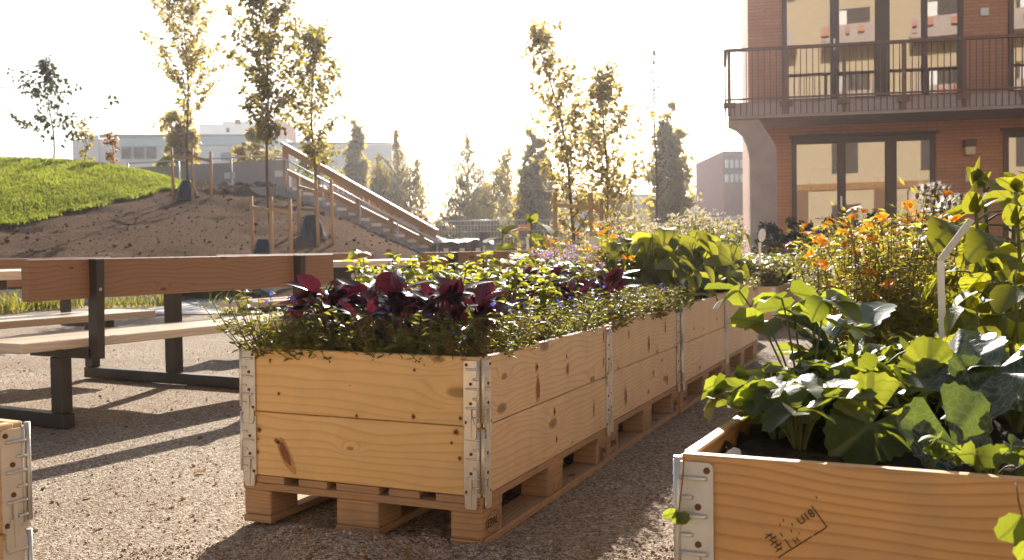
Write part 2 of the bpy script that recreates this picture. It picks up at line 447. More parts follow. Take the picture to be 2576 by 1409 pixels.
# pallet under a planter, same origin
PAL_B = [(0, .145), (.145+.0515, .1), (.3275, .145), (.5035, .1), (.655, .145)]
def pallet_proto():
    rnd.seed(3)
    t = thing('wooden_pallet', '', 'pallet', (0, 0, 0), 0, 'pallets under the planters')
    b = MB()
    for (x, wd) in ((0, .1), (.3275, .145), (.7, .1)):
        b = MB(); b.box((-.8+x, 0, 0), (-.8+x+wd, 1.2, .022), None, 1, None, 0, .002); b.build('bottom_board', W_PALLET, t)
        for (y, ly) in ((0.002, .145), (.5275, .145), (1.053, .145)):
            b = MB(); b.box((-.8+x+.002, y, .0222), (-.8+x+wd-.002, y+ly, .0998), None, 1, None, 0, .004); b.build('block', W_PALLET, t)
    for y in (0, .5275, 1.055):
        b = MB(); b.box((-.8, y, .1), (0, y+.145, .122), None, 0, None, 0, .002); b.build('stringer_board', W_PALLET, t)
    for x, wd in PAL_B:
        b = MB(); b.box((-.8+x, .004, .1222), (-.8+x+wd, 1.196, .1435), None, 1, None, 0, .002); b.build('deck_board', W_PALLET, t)
    return t
PAL = pallet_proto(); PAL_USED = []
def pallet(label, loc, rz, tilt=(0, 0)):
    if not PAL_USED:
        PAL_USED.append(1); PAL.location = loc; PAL.rotation_euler = (tilt[0], tilt[1], rz); PAL['label'] = label; return PAL
    return dup(PAL, loc, rz, label, tilt=tilt)

def text_mesh(txt, size, mat, thick=.0004):
    c = bpy.data.curves.new('t', 'FONT'); c.body = txt; c.size = size; c.extrude = thick; c.align_x = 'CENTER'; c.align_y = 'CENTER'
    o = bpy.data.objects.new('t', c); COL.objects.link(o)
    dg = bpy.context.evaluated_depsgraph_get(); me = bpy.data.meshes.new_from_object(o.evaluated_get(dg))
    bpy.data.objects.remove(o); me.materials.clear(); me.materials.append(mat); return me

# --- middle row: four planters end to end on pallets
R0 = Vector((-.0935, 2.778, 0)); RX = Vector((math.cos(ROW), math.sin(ROW), 0)); RY = Vector((-math.sin(ROW), math.cos(ROW), 0))
def row(u, v, z=0): return R0-RX*u+RY*v+Vector((0, 0, z))
NEXT = ['nearest planter of the middle row, yellow boards and a big knot on its end', 'second planter of the middle row, with purple leaves growing in it',
        'third planter of the middle row, under drooping broad leaves', 'last planter of the middle row, small flowers at its back']
NEXTP = ['pallet under the nearest planter of the middle row', 'pallet under the second planter of the middle row', 'pallet under the third planter of the middle row', 'pallet under the last planter of the middle row']
MID = []; tl = [(0, math.radians(.75)), (0, 0), (.002, 0), (.002, 0)]; dz = [0, .003, .004, .012]
for i in range(4):
    loc = row(.0+(0, .006, -.004, 0)[i], 1.204*i, dz[i])
    MID.append(planter(NEXT[i], loc, ROW, 20+i, W_PINE if i == 0 else W_PINE2, i < 2, tilt=tl[i]))
    if i == 0:                                            # the long sides of the first one are of the paler boards
        for o in kids(MID[0]):
            if o.name.startswith('board') and (o.bound_box[6][1]-o.bound_box[0][1]) > .5: o.data.materials[0] = W_PINE2
    pallet(NEXTP[i], loc, ROW, tl[i])
# branded ovals on the outer blocks
def brand(parent, y, z=.061):
    b = MB(); n = 28
    for k in range(n):
        a0, a1 = 2*PI*k/n, 2*PI*(k+1)/n
        q = [(.0008, y+.048*c*math.cos(a), z+.031*c*math.sin(a)) for c, a in ((1, a0), (1, a1), (.94, a1), (.94, a0))]
        b.face(q, 0)
    o = b.build('brand_mark', BURN, parent)
    t = link('brand_lettering', text_mesh('EPAL', .034, BURN), o); t.location = (.0006, y, z); t.rotation_euler = (PI/2, 0, PI/2)
pal_objs = sorted([o for o in bpy.data.objects if o.name.startswith('wooden_pallet')], key=lambda o: o.location.y)
for o in pal_objs[:3]:
    for y in (.075, 1.125): brand(o, y)

# --- right row: nearest one carries the stencil
RROT = math.radians(-25.5)
QX = Vector((math.cos(RROT), math.sin(RROT), 0)); QY = Vector((-math.sin(RROT), math.cos(RROT), 0)); Q0 = Vector((.236, 1.452, 0))
def rrow(u, v, z=0): return Q0+QX*u+QY*v+Vector((0, 0, z))       # u to the right, v along the row
RL = ['nearest planter of the right row, orange boards with a black stencil', 'second planter of the right row, marigolds and a tall white tag in it', 'third planter of the right row, behind the marigolds', 'fourth planter of the right row, mostly hidden by marigolds']
RIGHT = []
for i in range(4):
    p = rrow(.8, 1.22*i)
    RIGHT.append(planter(RL[i], p, RROT, 40+i, W_PINE3 if i == 0 else W_PINE2, i == 0))
    pallet(['pallet under the stencilled planter', 'pallet under the planter with the tall white tag', 'pallet under the third planter of the right row', 'pallet under the fourth planter of the right row'][i], p, RROT)
for i in range(3):
    p = rrow(1.66, .55+1.22*i)
    RIGHT.append(planter(['planter beside the stencilled one, squash leaves over its rim', 'planter under the tall broad leaved plants at the right', 'planter behind the tall broad leaved plants'][i], p, RROT, 50+i, W_PINE2))
    pallet(['pallet under the squash planter', 'pallet under the tall broad leaved plants', 'pallet behind the tall broad leaved plants'][i], p, RROT)
# stencil: frame, U18, H and a worn stamp block
st = MB(); m0 = RIGHT[0]
ang = math.radians(37); KS = .66
_x, _y, _d = ray(2023, 1313); _t = Q0.dot(QY)/(_x*QY.x+_y*QY.y); _p = Vector((_x*_t, _y*_t, EYE+_d*_t)); cx = (_p-Q0).dot(QX)-.8; cz = _p.z
def sp(a, b_):
    a *= KS; b_ *= KS; return (cx+a*math.cos(ang)-b_*math.sin(ang), -.0026, cz+a*math.sin(ang)+b_*math.cos(ang))
def stroke(b, a0, b0, a1, b1, wd=.0022):
    d = Vector((a1-a0, b1-b0)); n_ = Vector((-d.y, d.x)).normalized()*wd/2
    b.face([sp(a0-n_.x, b0-n_.y), sp(a0+n_.x, b0+n_.y), sp(a1+n_.x, b1+n_.y), sp(a1-n_.x, b1-n_.y)][::-1])
for s in ((-.09, -.032, -.028, -.032), (-.026, -.032, -.004, -.032), (.000, -.032, .034, -.032), (.034, -.032, .034, .020), (-.055, -.03, -.055, -.008), (-.055, -.002, -.055, .008)): stroke(st, *s)
for k in range(5):
    a = -.078+.004*(k % 2); b0 = -.020+.0085*k
    stroke(st, a-.010, b0, a+.008, b0+.001, .0022); stroke(st, a+.005, b0-.004, a-.004, b0+.006, .0016)
for a, b0 in ((-.034, -.004), (-.024, .006), (-.046, .018), (-.034, .022), (.052, .025)): stroke(st, a, b0, a+.002, b0+.006, .002)
st.build('stencil_frame', INK, m0)
for tx, a, b0, sz in (('U18', .010, .006, .021), ('H', -.036, -.022, .016), ("'", -.022, -.018, .016)):
    o = link('stencil_lettering', text_mesh(tx, sz*KS*1.1, INK, .0002), m0); o.location = sp(a, b0); o.rotation_euler = (PI/2, -ang, 0)
    o.location.y -= .0004

# --- bottom left planter (its right hand corner and side show)
c = Vector((-.885, 1.823, 0)); ey = Vector((.48, .877, 0)); LROT = -math.atan2(.48, .877)
LEFTP = planter('planter cut by the left edge, ribbed steel corner plate in front', c-ey*1.2, LROT, 61, W_PINE, True)
pallet('pallet under the planter at the left edge', c-ey*1.2, LROT)

# --- planters farther back
p = row(.26, 7.72, 0)
FARP = [planter('far planter facing the gap after the middle row, steel corner in front', p, ROW, 70, W_PINE2, base=.03),
        planter('far planter right behind the one with the bright steel corner', p+RY*1.22, ROW, 71, W_PINE2, base=.03),
        planter('small planter box with tall white tag behind the bench', Vector((.62, 9.4, 0)), math.radians(-29), 72, W_PINE2, base=.03),
        planter('planter full of pale wispy flowers behind the broad leaves', row(.42, 5.75), ROW, 73, W_PINE2, base=.144),
        planter('orange planter seen through the marigolds', Vector((5.0, 13.3, 0)), math.radians(-12), 74, W_PINE, base=.03, w=1.9, l=.8),
        planter('long low orange planter before the brick house', Vector((6.6, 14.4, .08)), math.radians(-12), 75, W_PINE, base=.05, w=1.9, l=.8),
        planter('planter of big leaves left of the far marigolds', row(-.9, 7.4), ROW, 76, W_PINE2, base=.03)]
pallet('pallet under the planter of pale wispy flowers', row(.42, 5.75), ROW)

# ------------------------------------------------------------------ picnic tables with a bench either side
def picnic(label, o, ang):
    t = thing('picnic_table', label, 'picnic table', o, -ang, 'picnic tables with backed benches')
    # local: y along the table (away), x to the left is -x
    L = 2.08; S = (.34, 1.74); C = 1.04
    B = lambda lo, hi, nm, m, ax=1, ch=.004: MB().box(lo, hi, None, ax, None, 0, ch).build(nm, m, t)
    for sd in (0, 1):
        X = lambda a: -a if sd == 0 else -(2*C-a)
        def bb(a0, a1, y0, y1, z0, z1, nm, m, ax=1):
            x = sorted((X(a0), X(a1))); return B((x[0], y0, z0), (x[1], y1, z1), nm, m, ax)
        bb(.0, .042, 0, L, .628, .815, 'backrest', W_BENCH)
        bb(.060, .270, 0, L, .395, .44, 'seat_plank', W_SEAT); bb(.278, .49, 0, L, .395, .44, 'seat_plank', W_SEAT)
        for y in S:
            b = MB()
            b.bar((X(-.012), y, .345), (X(-.024), y, .812), .06, .042, (0, 1, 0)); b.build('backrest_upright', STEEL, t)
            for z in (.67, .77):
                b = MB(); b.tube([(X(-.046), y, z), (X(-.052), y, z)], [.011, .008], 8); b.build('bolt', GALVB, t)
            b = MB(); b.box((min(X(.010), X(.44)), y-.03, .345), (max(X(.010), X(.44)), y+.03, .393)); b.build('seat_bracket', STEEL, t)
            b = MB(); x = sorted((X(.21), X(.29))); b.box((x[0], y-.032, .072), (x[1], y+.032, .343), None, 2, None, 0, .004); b.build('leg', STEEL, t)
    for y in S:
        b = MB(); b.box((-2*C+.2, y-.034, 0), (-.2, y+.034, .07), None, 0, None, 0, .004); b.build('base_beam', STEEL, t)
        b = MB(); b.box((-C-.045, y-.036, .072), (-C+.045, y+.036, .66), None, 2, None, 0, .004); b.build('table_post', STEEL, t)
        b = MB(); b.box((-C-.34, y-.036, .661), (-C+.34, y+.036, .708), None, 0, None, 0, .004); b.build('cross_bar', STEEL, t)
    for k in range(4): B((-C-.376+.19*k, 0, .71), (-C-.376+.19*k+.183, L, .755), 'table_plank', W_SEAT)
    return t
BA = math.radians(29.7)
picnic('picnic table whose bench back is nearest, beside the middle row', (-2.13, 4.45, 0), BA)
picnic('picnic table farther back, its bench back behind the flowers', (-.62, 7.2, 0), BA)

# knots, a drying hole and a long branch scar on the boards in front
KN1 = plain('knot heartwood', (.20, .085, .03), .6, .3, 0, .35, 60); KN2 = plain('knot rim', (.46, .24, .085), .6, .3, 0, .2, 40); KN3 = plain('knot core', (.03, .014, .008), .8, .2)
def knot(board, P, ex, rx, rz, seed, core=True, tilt=0, pull=0):
    """an irregular oval on a board face; P centre, ex along the board, face turned to ex x z"""
    r = random.Random(seed); ex = Vector(ex); ez = Vector((0, 0, 1)); nn = ex.cross(ez)*-1
    nn = -nn if False else ex.cross(ez); b = MB(); n = 22
    for k, (s, m) in enumerate(((1.35, 1), (.95, 0), (.42, 2))):
        if k == 2 and not core: continue
        pts = []
        for i in range(n):
            a = 2*PI*i/n; q = s*(1+.10*math.sin(3*a+seed)+.06*math.sin(5*a+2*seed)); x, z = math.cos(a)*rx*q, math.sin(a)*rz*q
            x += pull*max(0, math.cos(a))*rx*s*(2 if k == 0 else 1)
            x, z = x*math.cos(tilt)-z*math.sin(tilt), x*math.sin(tilt)+z*math.cos(tilt)
            pts.append(Vector(P)+ex*x+ez*z+nn*(.0006+.0003*k))
        b.face(pts, .5, None, m)
    return b.build('knot', [KN1, KN2, KN3], board)
fb = [o for o in kids(MID[0]) if o.name.startswith('board')]
lo_f, up_f = fb[0], fb[4]; lo_s, up_s = fb[3], fb[7]
def fk(px, py, rx, rz, sd, **k):                      # on the front face of the nearest planter
    u = .8*(1197-px)/(1197-610); top = 862+(889-862)*(1-u/.8); bot = 1197+(1253-1197)*(1-u/.8); z = .534-.39*(py-top)/(bot-top)
    knot(up_f if z > .339 else lo_f, (-u, 0, z), (1, 0, 0), rx, rz, sd, **k)
for a in ((708, 985, .0045, .005, 1), (1042, 1043, .006, .007, 2), (1150, 1046, .005, .005, 3), (906, 1042, .0045, .005, 4), (1045, 922, .004, .004, 5), (890, 963, .002, .002, 6), (655, 1080, .007, .007, 7), (652, 1104, .003, .003, 8), (650, 1138, .005, .006, 9), (1140, 1082, .008, .007, 10), (1130, 1110, .004, .004, 11), (1148, 1150, .005, .006, 12)): fk(*a)
fk(722, 1140, .034, .013, 13, core=False, tilt=-1.1, pull=.25); fk(705, 1112, .014, .006, 14, tilt=-.5)
for (v, z, rx, rz, sd) in ((.05, .50, .008, .014, 1), (.42, .46, .010, .010, 2), (.43, .39, .014, .034, 3), (.70, .465, .006, .007, 4), (.71, .42, .011, .017, 5), (1.12, .50, .006, .02, 6), (1.12, .40, .006, .016, 7), (.58, .295, .009, .012, 8), (1.0, .24, .007, .026, 9), (.60, .20, .007, .010, 10)):
    knot(up_s if z > .339 else lo_s, (0.0012, v, z), (0, 1, 0), rx, rz, sd, core=sd % 2 == 0)
ub = [o for o in kids(MID[1]) if o.name.startswith('board')]
for (v, z, rx, rz, sd) in ((.30, .47, .007, .016, 1), (.62, .40, .012, .030, 2), (.92, .45, .009, .022, 3), (.25, .22, .008, .03, 4), (.7, .26, .007, .012, 5), (.95, .20, .007, .02, 6)):
    knot(ub[7] if z > .339 else ub[3], (0.0025, v, z), (0, 1, 0), rx, rz, sd, core=sd % 2 == 0)
# ------------------------------------------------------------------ ground and mound
def gz(x, y):
    y = np.asarray(y, float)
    return np.interp(y, [11, 24, 66, 500], [0, .34, 1.0, 1.6])
A_UP = np.array((-.907, .42)); C_PERP = np.array((.42, .907)); B0 = np.array((-1.37, 23.66)); Z_B0 = .40; SLOPE = .413
LUMP = [(rng.uniform(-16, 0), rng.uniform(15, 31), rng.normal()*.05, rng.uniform(.15, .6)) for _ in range(260)]
FINE = [(rng.uniform(-8.5, -4.2), rng.uniform(25.5, 28.5), abs(rng.normal())*.10, rng.uniform(.08, .22)) for _ in range(120)]
def grass_edge(y): return np.interp(y, [15, 20.6, 24.4, 26.8, 28.5, 31], [-12.6, -10.4, -9.45, -8.95, -8.7, -8.5])
def mound(x, y, lumps=True):
    x = np.asarray(x, float); y = np.asarray(y, float)
    r = .36+(np.minimum(y, 27.2)-15.3)*.185-.10*np.maximum(0, y-28)
    xl = np.interp(y, [15.3, 15.6, 20.5, 23.6, 34], [-3.8, -3.66, -1.72, -1.35, -1.2])
    e = .36+(xl-x)*.49
    k = 3.5; h = -np.log(np.exp(-k*r)+np.exp(-k*e))/k+.04
    d = np.maximum(0, grass_edge(y)-x); h = h+.84*(1-np.exp(-d/1.8))*np.clip((31.5-y)/4, 0, 1)
    if lumps:
        for cx, cy, a, q in LUMP: h = h+a*np.exp(-((x-cx)**2+(y-cy)**2)/q**2)*(d < .2)
        for cx, cy, a, q in FINE: h = h+a*np.exp(-((x-cx)**2+(y-cy)**2)/q**2)
    s = (x-B0[0])*A_UP[0]+(y-B0[1])*A_UP[1]; q = (x-B0[0])*C_PERP[0]+(y-B0[1])*C_PERP[1]
    st = Z_B0+SLOPE*s
    near = np.clip((q+.5)/.5, 0, 1)
    h = np.where((q > -.5) & (q <= 0) & (s > -1) & (s < 5.2), np.minimum(h, st-.14+(1-near)*.4), h)
    h = np.where((q > 0) & (q < 1.5) & (s < 5.0), np.minimum(h, st-.3), h)
    h = np.where((q >= 1.5) & (s < 5.0), np.minimum(h, gz(x, y)+.0), h)
    return h
def hit(px, py):
    """where the view through a picture point meets the mound"""
    x, y, d = ray(px, py)
    for i in range(3000):
        t = 15.4+i*.006
        if EYE+d*t/y <= float(mound(x*t/y, t)): return Vector((x*t/y, t, EYE+d*t/y))
    return D(px, py, 28)
def grid(xs, ys, f):
    X, Y = np.meshgrid(xs, ys); Z = f(X, Y)
    i = np.arange(X.size).reshape(X.shape)
    Q = np.stack([i[:-1, :-1], i[:-1, 1:], i[1:, 1:], i[1:, :-1]], -1).reshape(-1, 4)
    return np.stack([X.ravel(), Y.ravel(), Z.ravel()], 1), Q

def gravel_mat():
    t = NT('fine gravel'); co = t.coord()
    v = t.n('TexVoronoi'); v.inputs['Scale'].default_value = 190; t.l(co, v.inputs['Vector'])
    v2 = t.n('TexVoronoi'); v2.inputs['Scale'].default_value = 85; t.l(co, v2.inputs['Vector'])
    s = t.n('SeparateColor'); t.l(v.outputs['Color'], s.inputs[0]); s2 = t.n('SeparateColor'); t.l(v2.outputs['Color'], s2.inputs[0])
    f = t.math('ADD', t.math('MULTIPLY', s.outputs[0], .55), t.math('MULTIPLY', s2.outputs[1], .45))
    c = t.ramp(f, (.1, (.09, .068, .048)), (.38, (.29, .232, .172)), (.62, (.46, .388, .30)), (.95, (.73, .66, .55)))
    big = t.noise(co, 1.1, 5)
    c = t.mix(t.math('MULTIPLY', t.math('SUBTRACT', big, .42), 1.5, clamp=True), c, (.20, .135, .085))
    warm = t.noise(co, .45, 3)
    c = t.mix(t.math('MULTIPLY', warm, .28), c, (.36, .22, .13))
    t.col(c); t.set(.95, .08)
    h = t.math('ADD', t.math('MULTIPLY', v.outputs['Distance'], -.6), t.math('MULTIPLY', v2.outputs['Distance'], -1.0))
    h = t.math('ADD', h, t.math('MULTIPLY', t.noise(co, 25, 4), .8))
    t.bump(h, 1.0, .012)
    return t.m
GRAVEL = gravel_mat()
def dirt_mat():
    t = NT('bare raked soil'); co = t.coord()
    n1 = t.noise(co, 1.3, 6, .65); n2 = t.noise(co, 14, 5, .7); n3 = t.noise(t.mapping(co, (9, 3, 3)), 1, 4, .6)
    c = t.ramp(n2, (.25, (.062, .040, .027)), (.55, (.125, .085, .059)), (.8, (.20, .142, .103)))
    c = t.mix(t.math('MULTIPLY', t.math('SUBTRACT', n1, .45), 1.6, clamp=True), c, (.10, .064, .044))
    v = t.n('TexVoronoi'); v.inputs['Scale'].default_value = 16; t.l(co, v.inputs['Vector'])
    sp = t.math('LESS_THAN', v.outputs['Distance'], .11)
    c = t.mix(t.math('MULTIPLY', sp, .7), c, (.42, .36, .30))
    t.col(c); t.set(1, 0)
    t.bump(t.math('ADD', t.math('MULTIPLY', n2, 1.2), t.math('ADD', n3, t.math('MULTIPLY', t.noise(co, 45, 4), .5))), .8, .018)
    return t.m
DIRT = dirt_mat()
def turf_mat():
    t = NT('short turf'); co = t.coord()
    c = t.ramp(t.noise(co, 2.2, 6, .7), (.25, (.06, .08, .012)), (.5, (.12, .14, .018)), (.8, (.20, .19, .035)))
    t.col(c); t.set(1, 0); t.bump(t.noise(co, 40, 4), 1, .05); return t.m
TURF = turf_mat()
CONC = plain('cast concrete', (.40, .385, .365), .85, .25, 0, .16, 4, .3, 60)
PAVE = plain('light paving', (.46, .43, .40), .85, .25, 0, .08, 12, .2, 60)
ASPH = plain('grey asphalt', (.10, .10, .105), .9, .25, 0, .2, 3, .4, 150)
WHITE = plain('white paint', (.78, .77, .74), .5, .4, 0, .04)

HEAPS = [(rnd.uniform(-1.0, .1), rnd.uniform(2.3, 2.85), rnd.uniform(.006, .022), rnd.uniform(.04, .16)) for _ in range(36)]
HEAPS += [(-.75+.62*k/24+rnd.uniform(-.05, .05), 3.02-.24*k/24-rnd.uniform(.0, .12), rnd.uniform(.005, .016), rnd.uniform(.03, .07)) for k in range(25)]
HEAPS += [(rnd.uniform(-3.5, 2.5), rnd.uniform(1, 9), rnd.uniform(-.010, .012), rnd.uniform(.1, .5)) for _ in range(160)]
def ground_z(x, y):
    h = gz(x, y)
    for a, b, c_, q in HEAPS: h = h+c_*np.exp(-((x-a)**2+(y-b)**2)/q**2)
    return h-.004
xs = np.concatenate([np.linspace(-400, -20, 22), np.linspace(-18, -3.6, 50), np.arange(-3.5, 2.4, .035), np.linspace(2.5, 12, 40), np.linspace(14, 400, 24)])
ys = np.concatenate([np.linspace(-60, .5, 24), np.arange(.8, 6.6, .035), np.linspace(6.7, 15, 60), np.linspace(15.5, 70, 60), np.linspace(80, 900, 24)])
V, Q = grid(xs, ys, ground_z)
link('ground', mesh_np('ground', V, Q, GRAVEL, None, None, True), kind='structure')
# loose stones
ico = np.array([(0, 0, 1), (.9, 0, .3), (.28, .85, .3), (-.72, .52, .3), (-.72, -.52, .3), (.28, -.85, .3), (0, 0, -.6)], float)
icf = np.array([(0, 1, 2), (0, 2, 3), (0, 3, 4), (0, 4, 5), (0, 5, 1), (6, 2, 1), (6, 3, 2), (6, 4, 3), (6, 5, 4), (6, 1, 5)])
n = 26000
yy = 1.35+7.5*rng.random(n)**1.5; xx = rng.uniform(-.56, .56, n)*yy*1.02
near_front = rng.random(n) < .25
xx = np.where(near_front, rng.uniform(-1.15, .5, n), xx); yy = np.where(near_front, rng.uniform(1.7, 2.85, n), yy)
sz = np.exp(rng.normal(-5.55, .42, n)); zz = ground_z(xx, yy)
th = rng.uniform(0, 6.28, n); sq = rng.uniform(.55, 1, (n, 3))
W = ico[None]*sq[:, None]; cs, sn = np.cos(th)[:, None], np.sin(th)[:, None]
W = np.stack([W[..., 0]*cs-W[..., 1]*sn, W[..., 0]*sn+W[..., 1]*cs, W[..., 2]], -1)*sz[:, None, None]+np.stack([xx, yy, zz+sz*.2], -1)[:, None]
stone = NT('mixed stones'); r = stone.attr('rnd')
stone.col(stone.ramp(r, (0, (.16, .11, .08)), (.3, (.32, .24, .19)), (.6, (.42, .35, .30)), (.85, (.36, .20, .10)), (1, (.60, .53, .47)))); stone.set(.8, .3)
link('gravel', mesh_np('gravel', W.reshape(-1, 3), (icf[None]+(np.arange(n)*7)[:, None, None]).reshape(-1, 3), stone.m, np.repeat(rng.random(n), 10)), label='loose gravel stones', kind='stuff')

# litter on the gravel
n = 170; yy = 1.6+9*rng.random(n)**1.3; xx = rng.uniform(-.55, .3, n)*yy
LIT = leafmat('dry fallen leaf', (.20, .11, .04), (.30, .16, .05), .5, .3, .7, .2)
link('fallen_leaves', scatter(blade('oval', 3, .3, .2), np.stack([xx, yy, ground_z(xx, yy)+.008], 1), np.stack([rng.normal(size=n), rng.normal(size=n), rng.normal(size=n)*.15], 1), np.stack([rng.normal(size=n)*.3, rng.normal(size=n)*.3, np.ones(n)], 1), rng.uniform(.012, .04, n), LIT, 'fallen_leaves', curl=.5), label='dry leaf litter on the gravel', kind='stuff')
# mound of soil
V, Q = grid(np.linspace(-24, -1.2, 300), np.linspace(15.32, 33.5, 240), mound)
V[:, 2] += rng.normal(size=len(V))*.004
link('soil_mound', mesh_np('soil_mound', V, Q, DIRT, None, None, True), kind='structure')
n = 4500; x = rng.uniform(-13, -1.6, n); y = rng.uniform(15.4, 29, n)
k = x > grass_edge(y)-.05; x, y = x[k], y[k]; z = mound(x, y); k = z > gz(x, y)+.12; x, y, z = x[k], y[k], z[k]; n = len(x)
sz = np.exp(rng.normal(-4.25, .6, n)); sq = rng.uniform(.6, 1, (n, 3)); W = ico[None]*sq[:, None]*sz[:, None, None]+np.stack([x, y, z+sz*.15], -1)[:, None]
clod = NT('soil clods'); r = clod.attr('rnd'); clod.col(clod.ramp(r, (0, (.07, .046, .032)), (.6, (.15, .104, .075)), (.93, (.23, .165, .125)), (.96, (.38, .33, .28)))); clod.set(1, 0)
link('soil_clods', mesh_np('soil_clods', W.reshape(-1, 3), (icf[None]+(np.arange(n)*7)[:, None, None]).reshape(-1, 3), clod.m, np.repeat(rng.random(n), 10)), label='loose clods and stones on the soil mound', kind='stuff')
# the lawn on its left shoulder, with a cut edge
ny, nx = 120, 70; ys_ = np.linspace(15.34, 32.5, ny); V = []
for y in ys_:
    x1 = float(grass_edge(y))+.10*math.sin(y*2.1)+.05*math.sin(y*7.3)
    for i in range(nx):
        f = 1-(1-i/(nx-1))**1.0
        x = -24+(x1+24)*f; V.append((x, y, 0))
V = np.array(V); V[:, 2] = mound(V[:, 0], V[:, 1], False)+.07
last = (np.arange(len(V)) % nx) == nx-1; V[last, 2] -= .14
i = np.arange(len(V)).reshape(ny, nx); Q = np.stack([i[:-1, :-1], i[:-1, 1:], i[1:, 1:], i[1:, :-1]], -1).reshape(-1, 4)
link('lawn', mesh_np('lawn', V, Q, TURF, None, None, True), kind='structure')
GRASS = leafmat('grass blade', (.11, .125, .016), (.41, .46, .045), .6, .5, .7, .08)
def blades(P, hmin, hmax, name, lean=.5, wd=.01, mat=None, rn=None):
    n = len(P); h = rng.uniform(hmin, hmax, n); a = rng.uniform(0, 6.28, n); l = rng.normal(size=(n, 2))*lean*h[:, None]
    sx = np.stack([np.cos(a)*wd, np.sin(a)*wd, np.zeros(n)], 1)
    mid = P+np.stack([l[:, 0]*.3, l[:, 1]*.3, h*.6], 1); top = P+np.stack([l[:, 0], l[:, 1], h], 1)
    V = np.stack([P-sx, P+sx, mid+sx*.7, mid-sx*.7, top], 1).reshape(-1, 3); b = np.arange(n)[:, None]*5
    F = np.concatenate([b+[0, 1, 2], b+[0, 2, 3], b+[3, 2, 4]], 1).reshape(-1, 3)
    return mesh_np(name, V, F, mat or GRASS, np.repeat(rng.random(n) if rn is None else rn, 3))
n = 110000; y = rng.uniform(15.5, 28.5, n); x = grass_edge(y)-rng.exponential(2.2, n)+.06+np.abs(rng.normal(size=n))*.10*(np.sin(y*5)*np.sin(y*1.7+1) > -.2)
P = np.stack([x, y, mound(x, y, False)+.05], 1)
pat = .5+.25*np.sin(x*1.7+np.sin(y*1.1)*2)*np.sin(y*2.3+x)+.2*np.sin(x*5.1+y*3.3)*np.sin(y*6.1-x*2)
k = rng.random(n) > .55*np.clip(.42-pat, 0, 1)*2; P = P[k]; pat = pat[k]
link('grass', blades(P, .04, .11, 'grass', .8, .012, None, np.clip(pat*.75+rng.random(len(P))*.35-.05, 0, 1)), label='short sunlit grass on the mound', kind='stuff')

# ------------------------------------------------------------------ low concrete walls at its foot
def wall_thing(name, label, pts, top, foot, th):
    t = MB()
    for a, b in zip(pts[:-1], pts[1:]):
        a = Vector((*a, 0)); b = Vector((*b, 0)); d = (b-a).normalized(); nrm = Vector((-d.y, d.x, 0))*th
        t.prism([(0, foot), ((b-a).length, foot), ((b-a).length, top), (0, top)], a, d, (0, 0, 1), nrm, .5)
    return tag(t.build(name, CONC), label, 'wall')
wall_thing('retaining_wall', 'low grey concrete wall holding the grass strip behind the benches', [(-24, 15.12), (-5.0, 15.12)], .33, -.2, .2)
wall_thing('concrete_kerb_wall', 'low concrete wall with pale end face at the foot of the soil mound', [(-3.68, 15.6), (-1.72, 20.6), (-1.30, 23.4)], .385, -.2, .22)
# lawn strip over the wall
n = 9000; x = rng.uniform(-16, -6.4, n); y = rng.uniform(15.35, 16.3, n)
link('grass_strip', blades(np.stack([x, y, mound(x, y, False)+.0], 1), .08, .22, 'grass_strip', .6, .012), label='grass along the top of the concrete wall', kind='stuff')
# path through the gap
V, Q = grid(np.linspace(-5.0, -2.2, 8), np.linspace(13.6, 15.0, 6), lambda x, y: gz(x, y)+.008)
pm = MB(); pm.face([(-4.98, 12.9, .06), (-3.2, 12.9, .06), (-3.75, 15.6, .13), (-4.98, 15.6, .13)], 0); pm.build('path', PAVE, kind='structure')

# ------------------------------------------------------------------ stairs with their rails
st = thing('concrete_staircase', 'concrete outdoor steps with white edge marks climbing beside the soil mound', 'staircase', (B0[0], B0[1], Z_B0), math.atan2(A_UP[1], A_UP[0]))
# local: x up the flight, y to the near side (-y is away)
NS = 15; RUN = .335; RISE = RUN*SLOPE; SW = 1.0
for k in range(1, NS):
    b = MB(); b.box((k*RUN, -SW, k*RISE-.6), ((k+1)*RUN+.03, -.0, k*RISE+RISE if k < NS-1 else k*RISE+RISE)); s_ = b.build('step', CONC, st)
    m = MB(); m.box((k*RUN-.004, -.62, k*RISE+RISE-.075), (k*RUN+.03, -.2, k*RISE+RISE+.002)); m.build('edge_mark', WHITE, s_)
def slope_wall(y0, y1, up, nm, x0=.6*RUN, x1=NS*RUN+.3):
    b = MB(); b.prism([(x0, x0*SLOPE-.8), (x1, x1*SLOPE-.8), (x1, x1*SLOPE+up), (x0, x0*SLOPE+up)], (0, y0, 0), (1, 0, 0), (0, 0, 1), (0, y1-y0, 0), .5); return b.build(nm, CONC, st)
slope_wall(-SW-.003, -SW-.2, .34, 'cheek_wall'); 
b = MB(); b.box((NS*RUN+.03, -SW-.2, NS*RISE-.9), (NS*RUN+1.6, .3, NS*RISE)); b.build('landing', CONC, st)
rl = thing('stair_railing', 'new timber railing with sloping top and middle rails on the concrete steps', 'railing', st.location, st.rotation_euler.z)
RLM = (Matrix.Translation(st.location) @ Matrix.Rotation(st.rotation_euler.z, 4, 'Z')).inverted()
def yr(px): return 24.45+(1100-px)/388*1.75
def lp(px, py, dy=0): return RLM @ D(px, py, yr(px)+dy)
for x, y0, y1 in ((718, 368, 482), (800, 416, 535), (902, 474, 580), (985, 520, 624), (1062, 564, 668)):
    b = MB(); a = lp(x, y0); c = lp(x, y1); c.x = a.x; c.y = a.y; b.bar(c, a, .11, .11, (1, 0, 0), None, 0, .004); b.build('post', W_RAIL, rl)
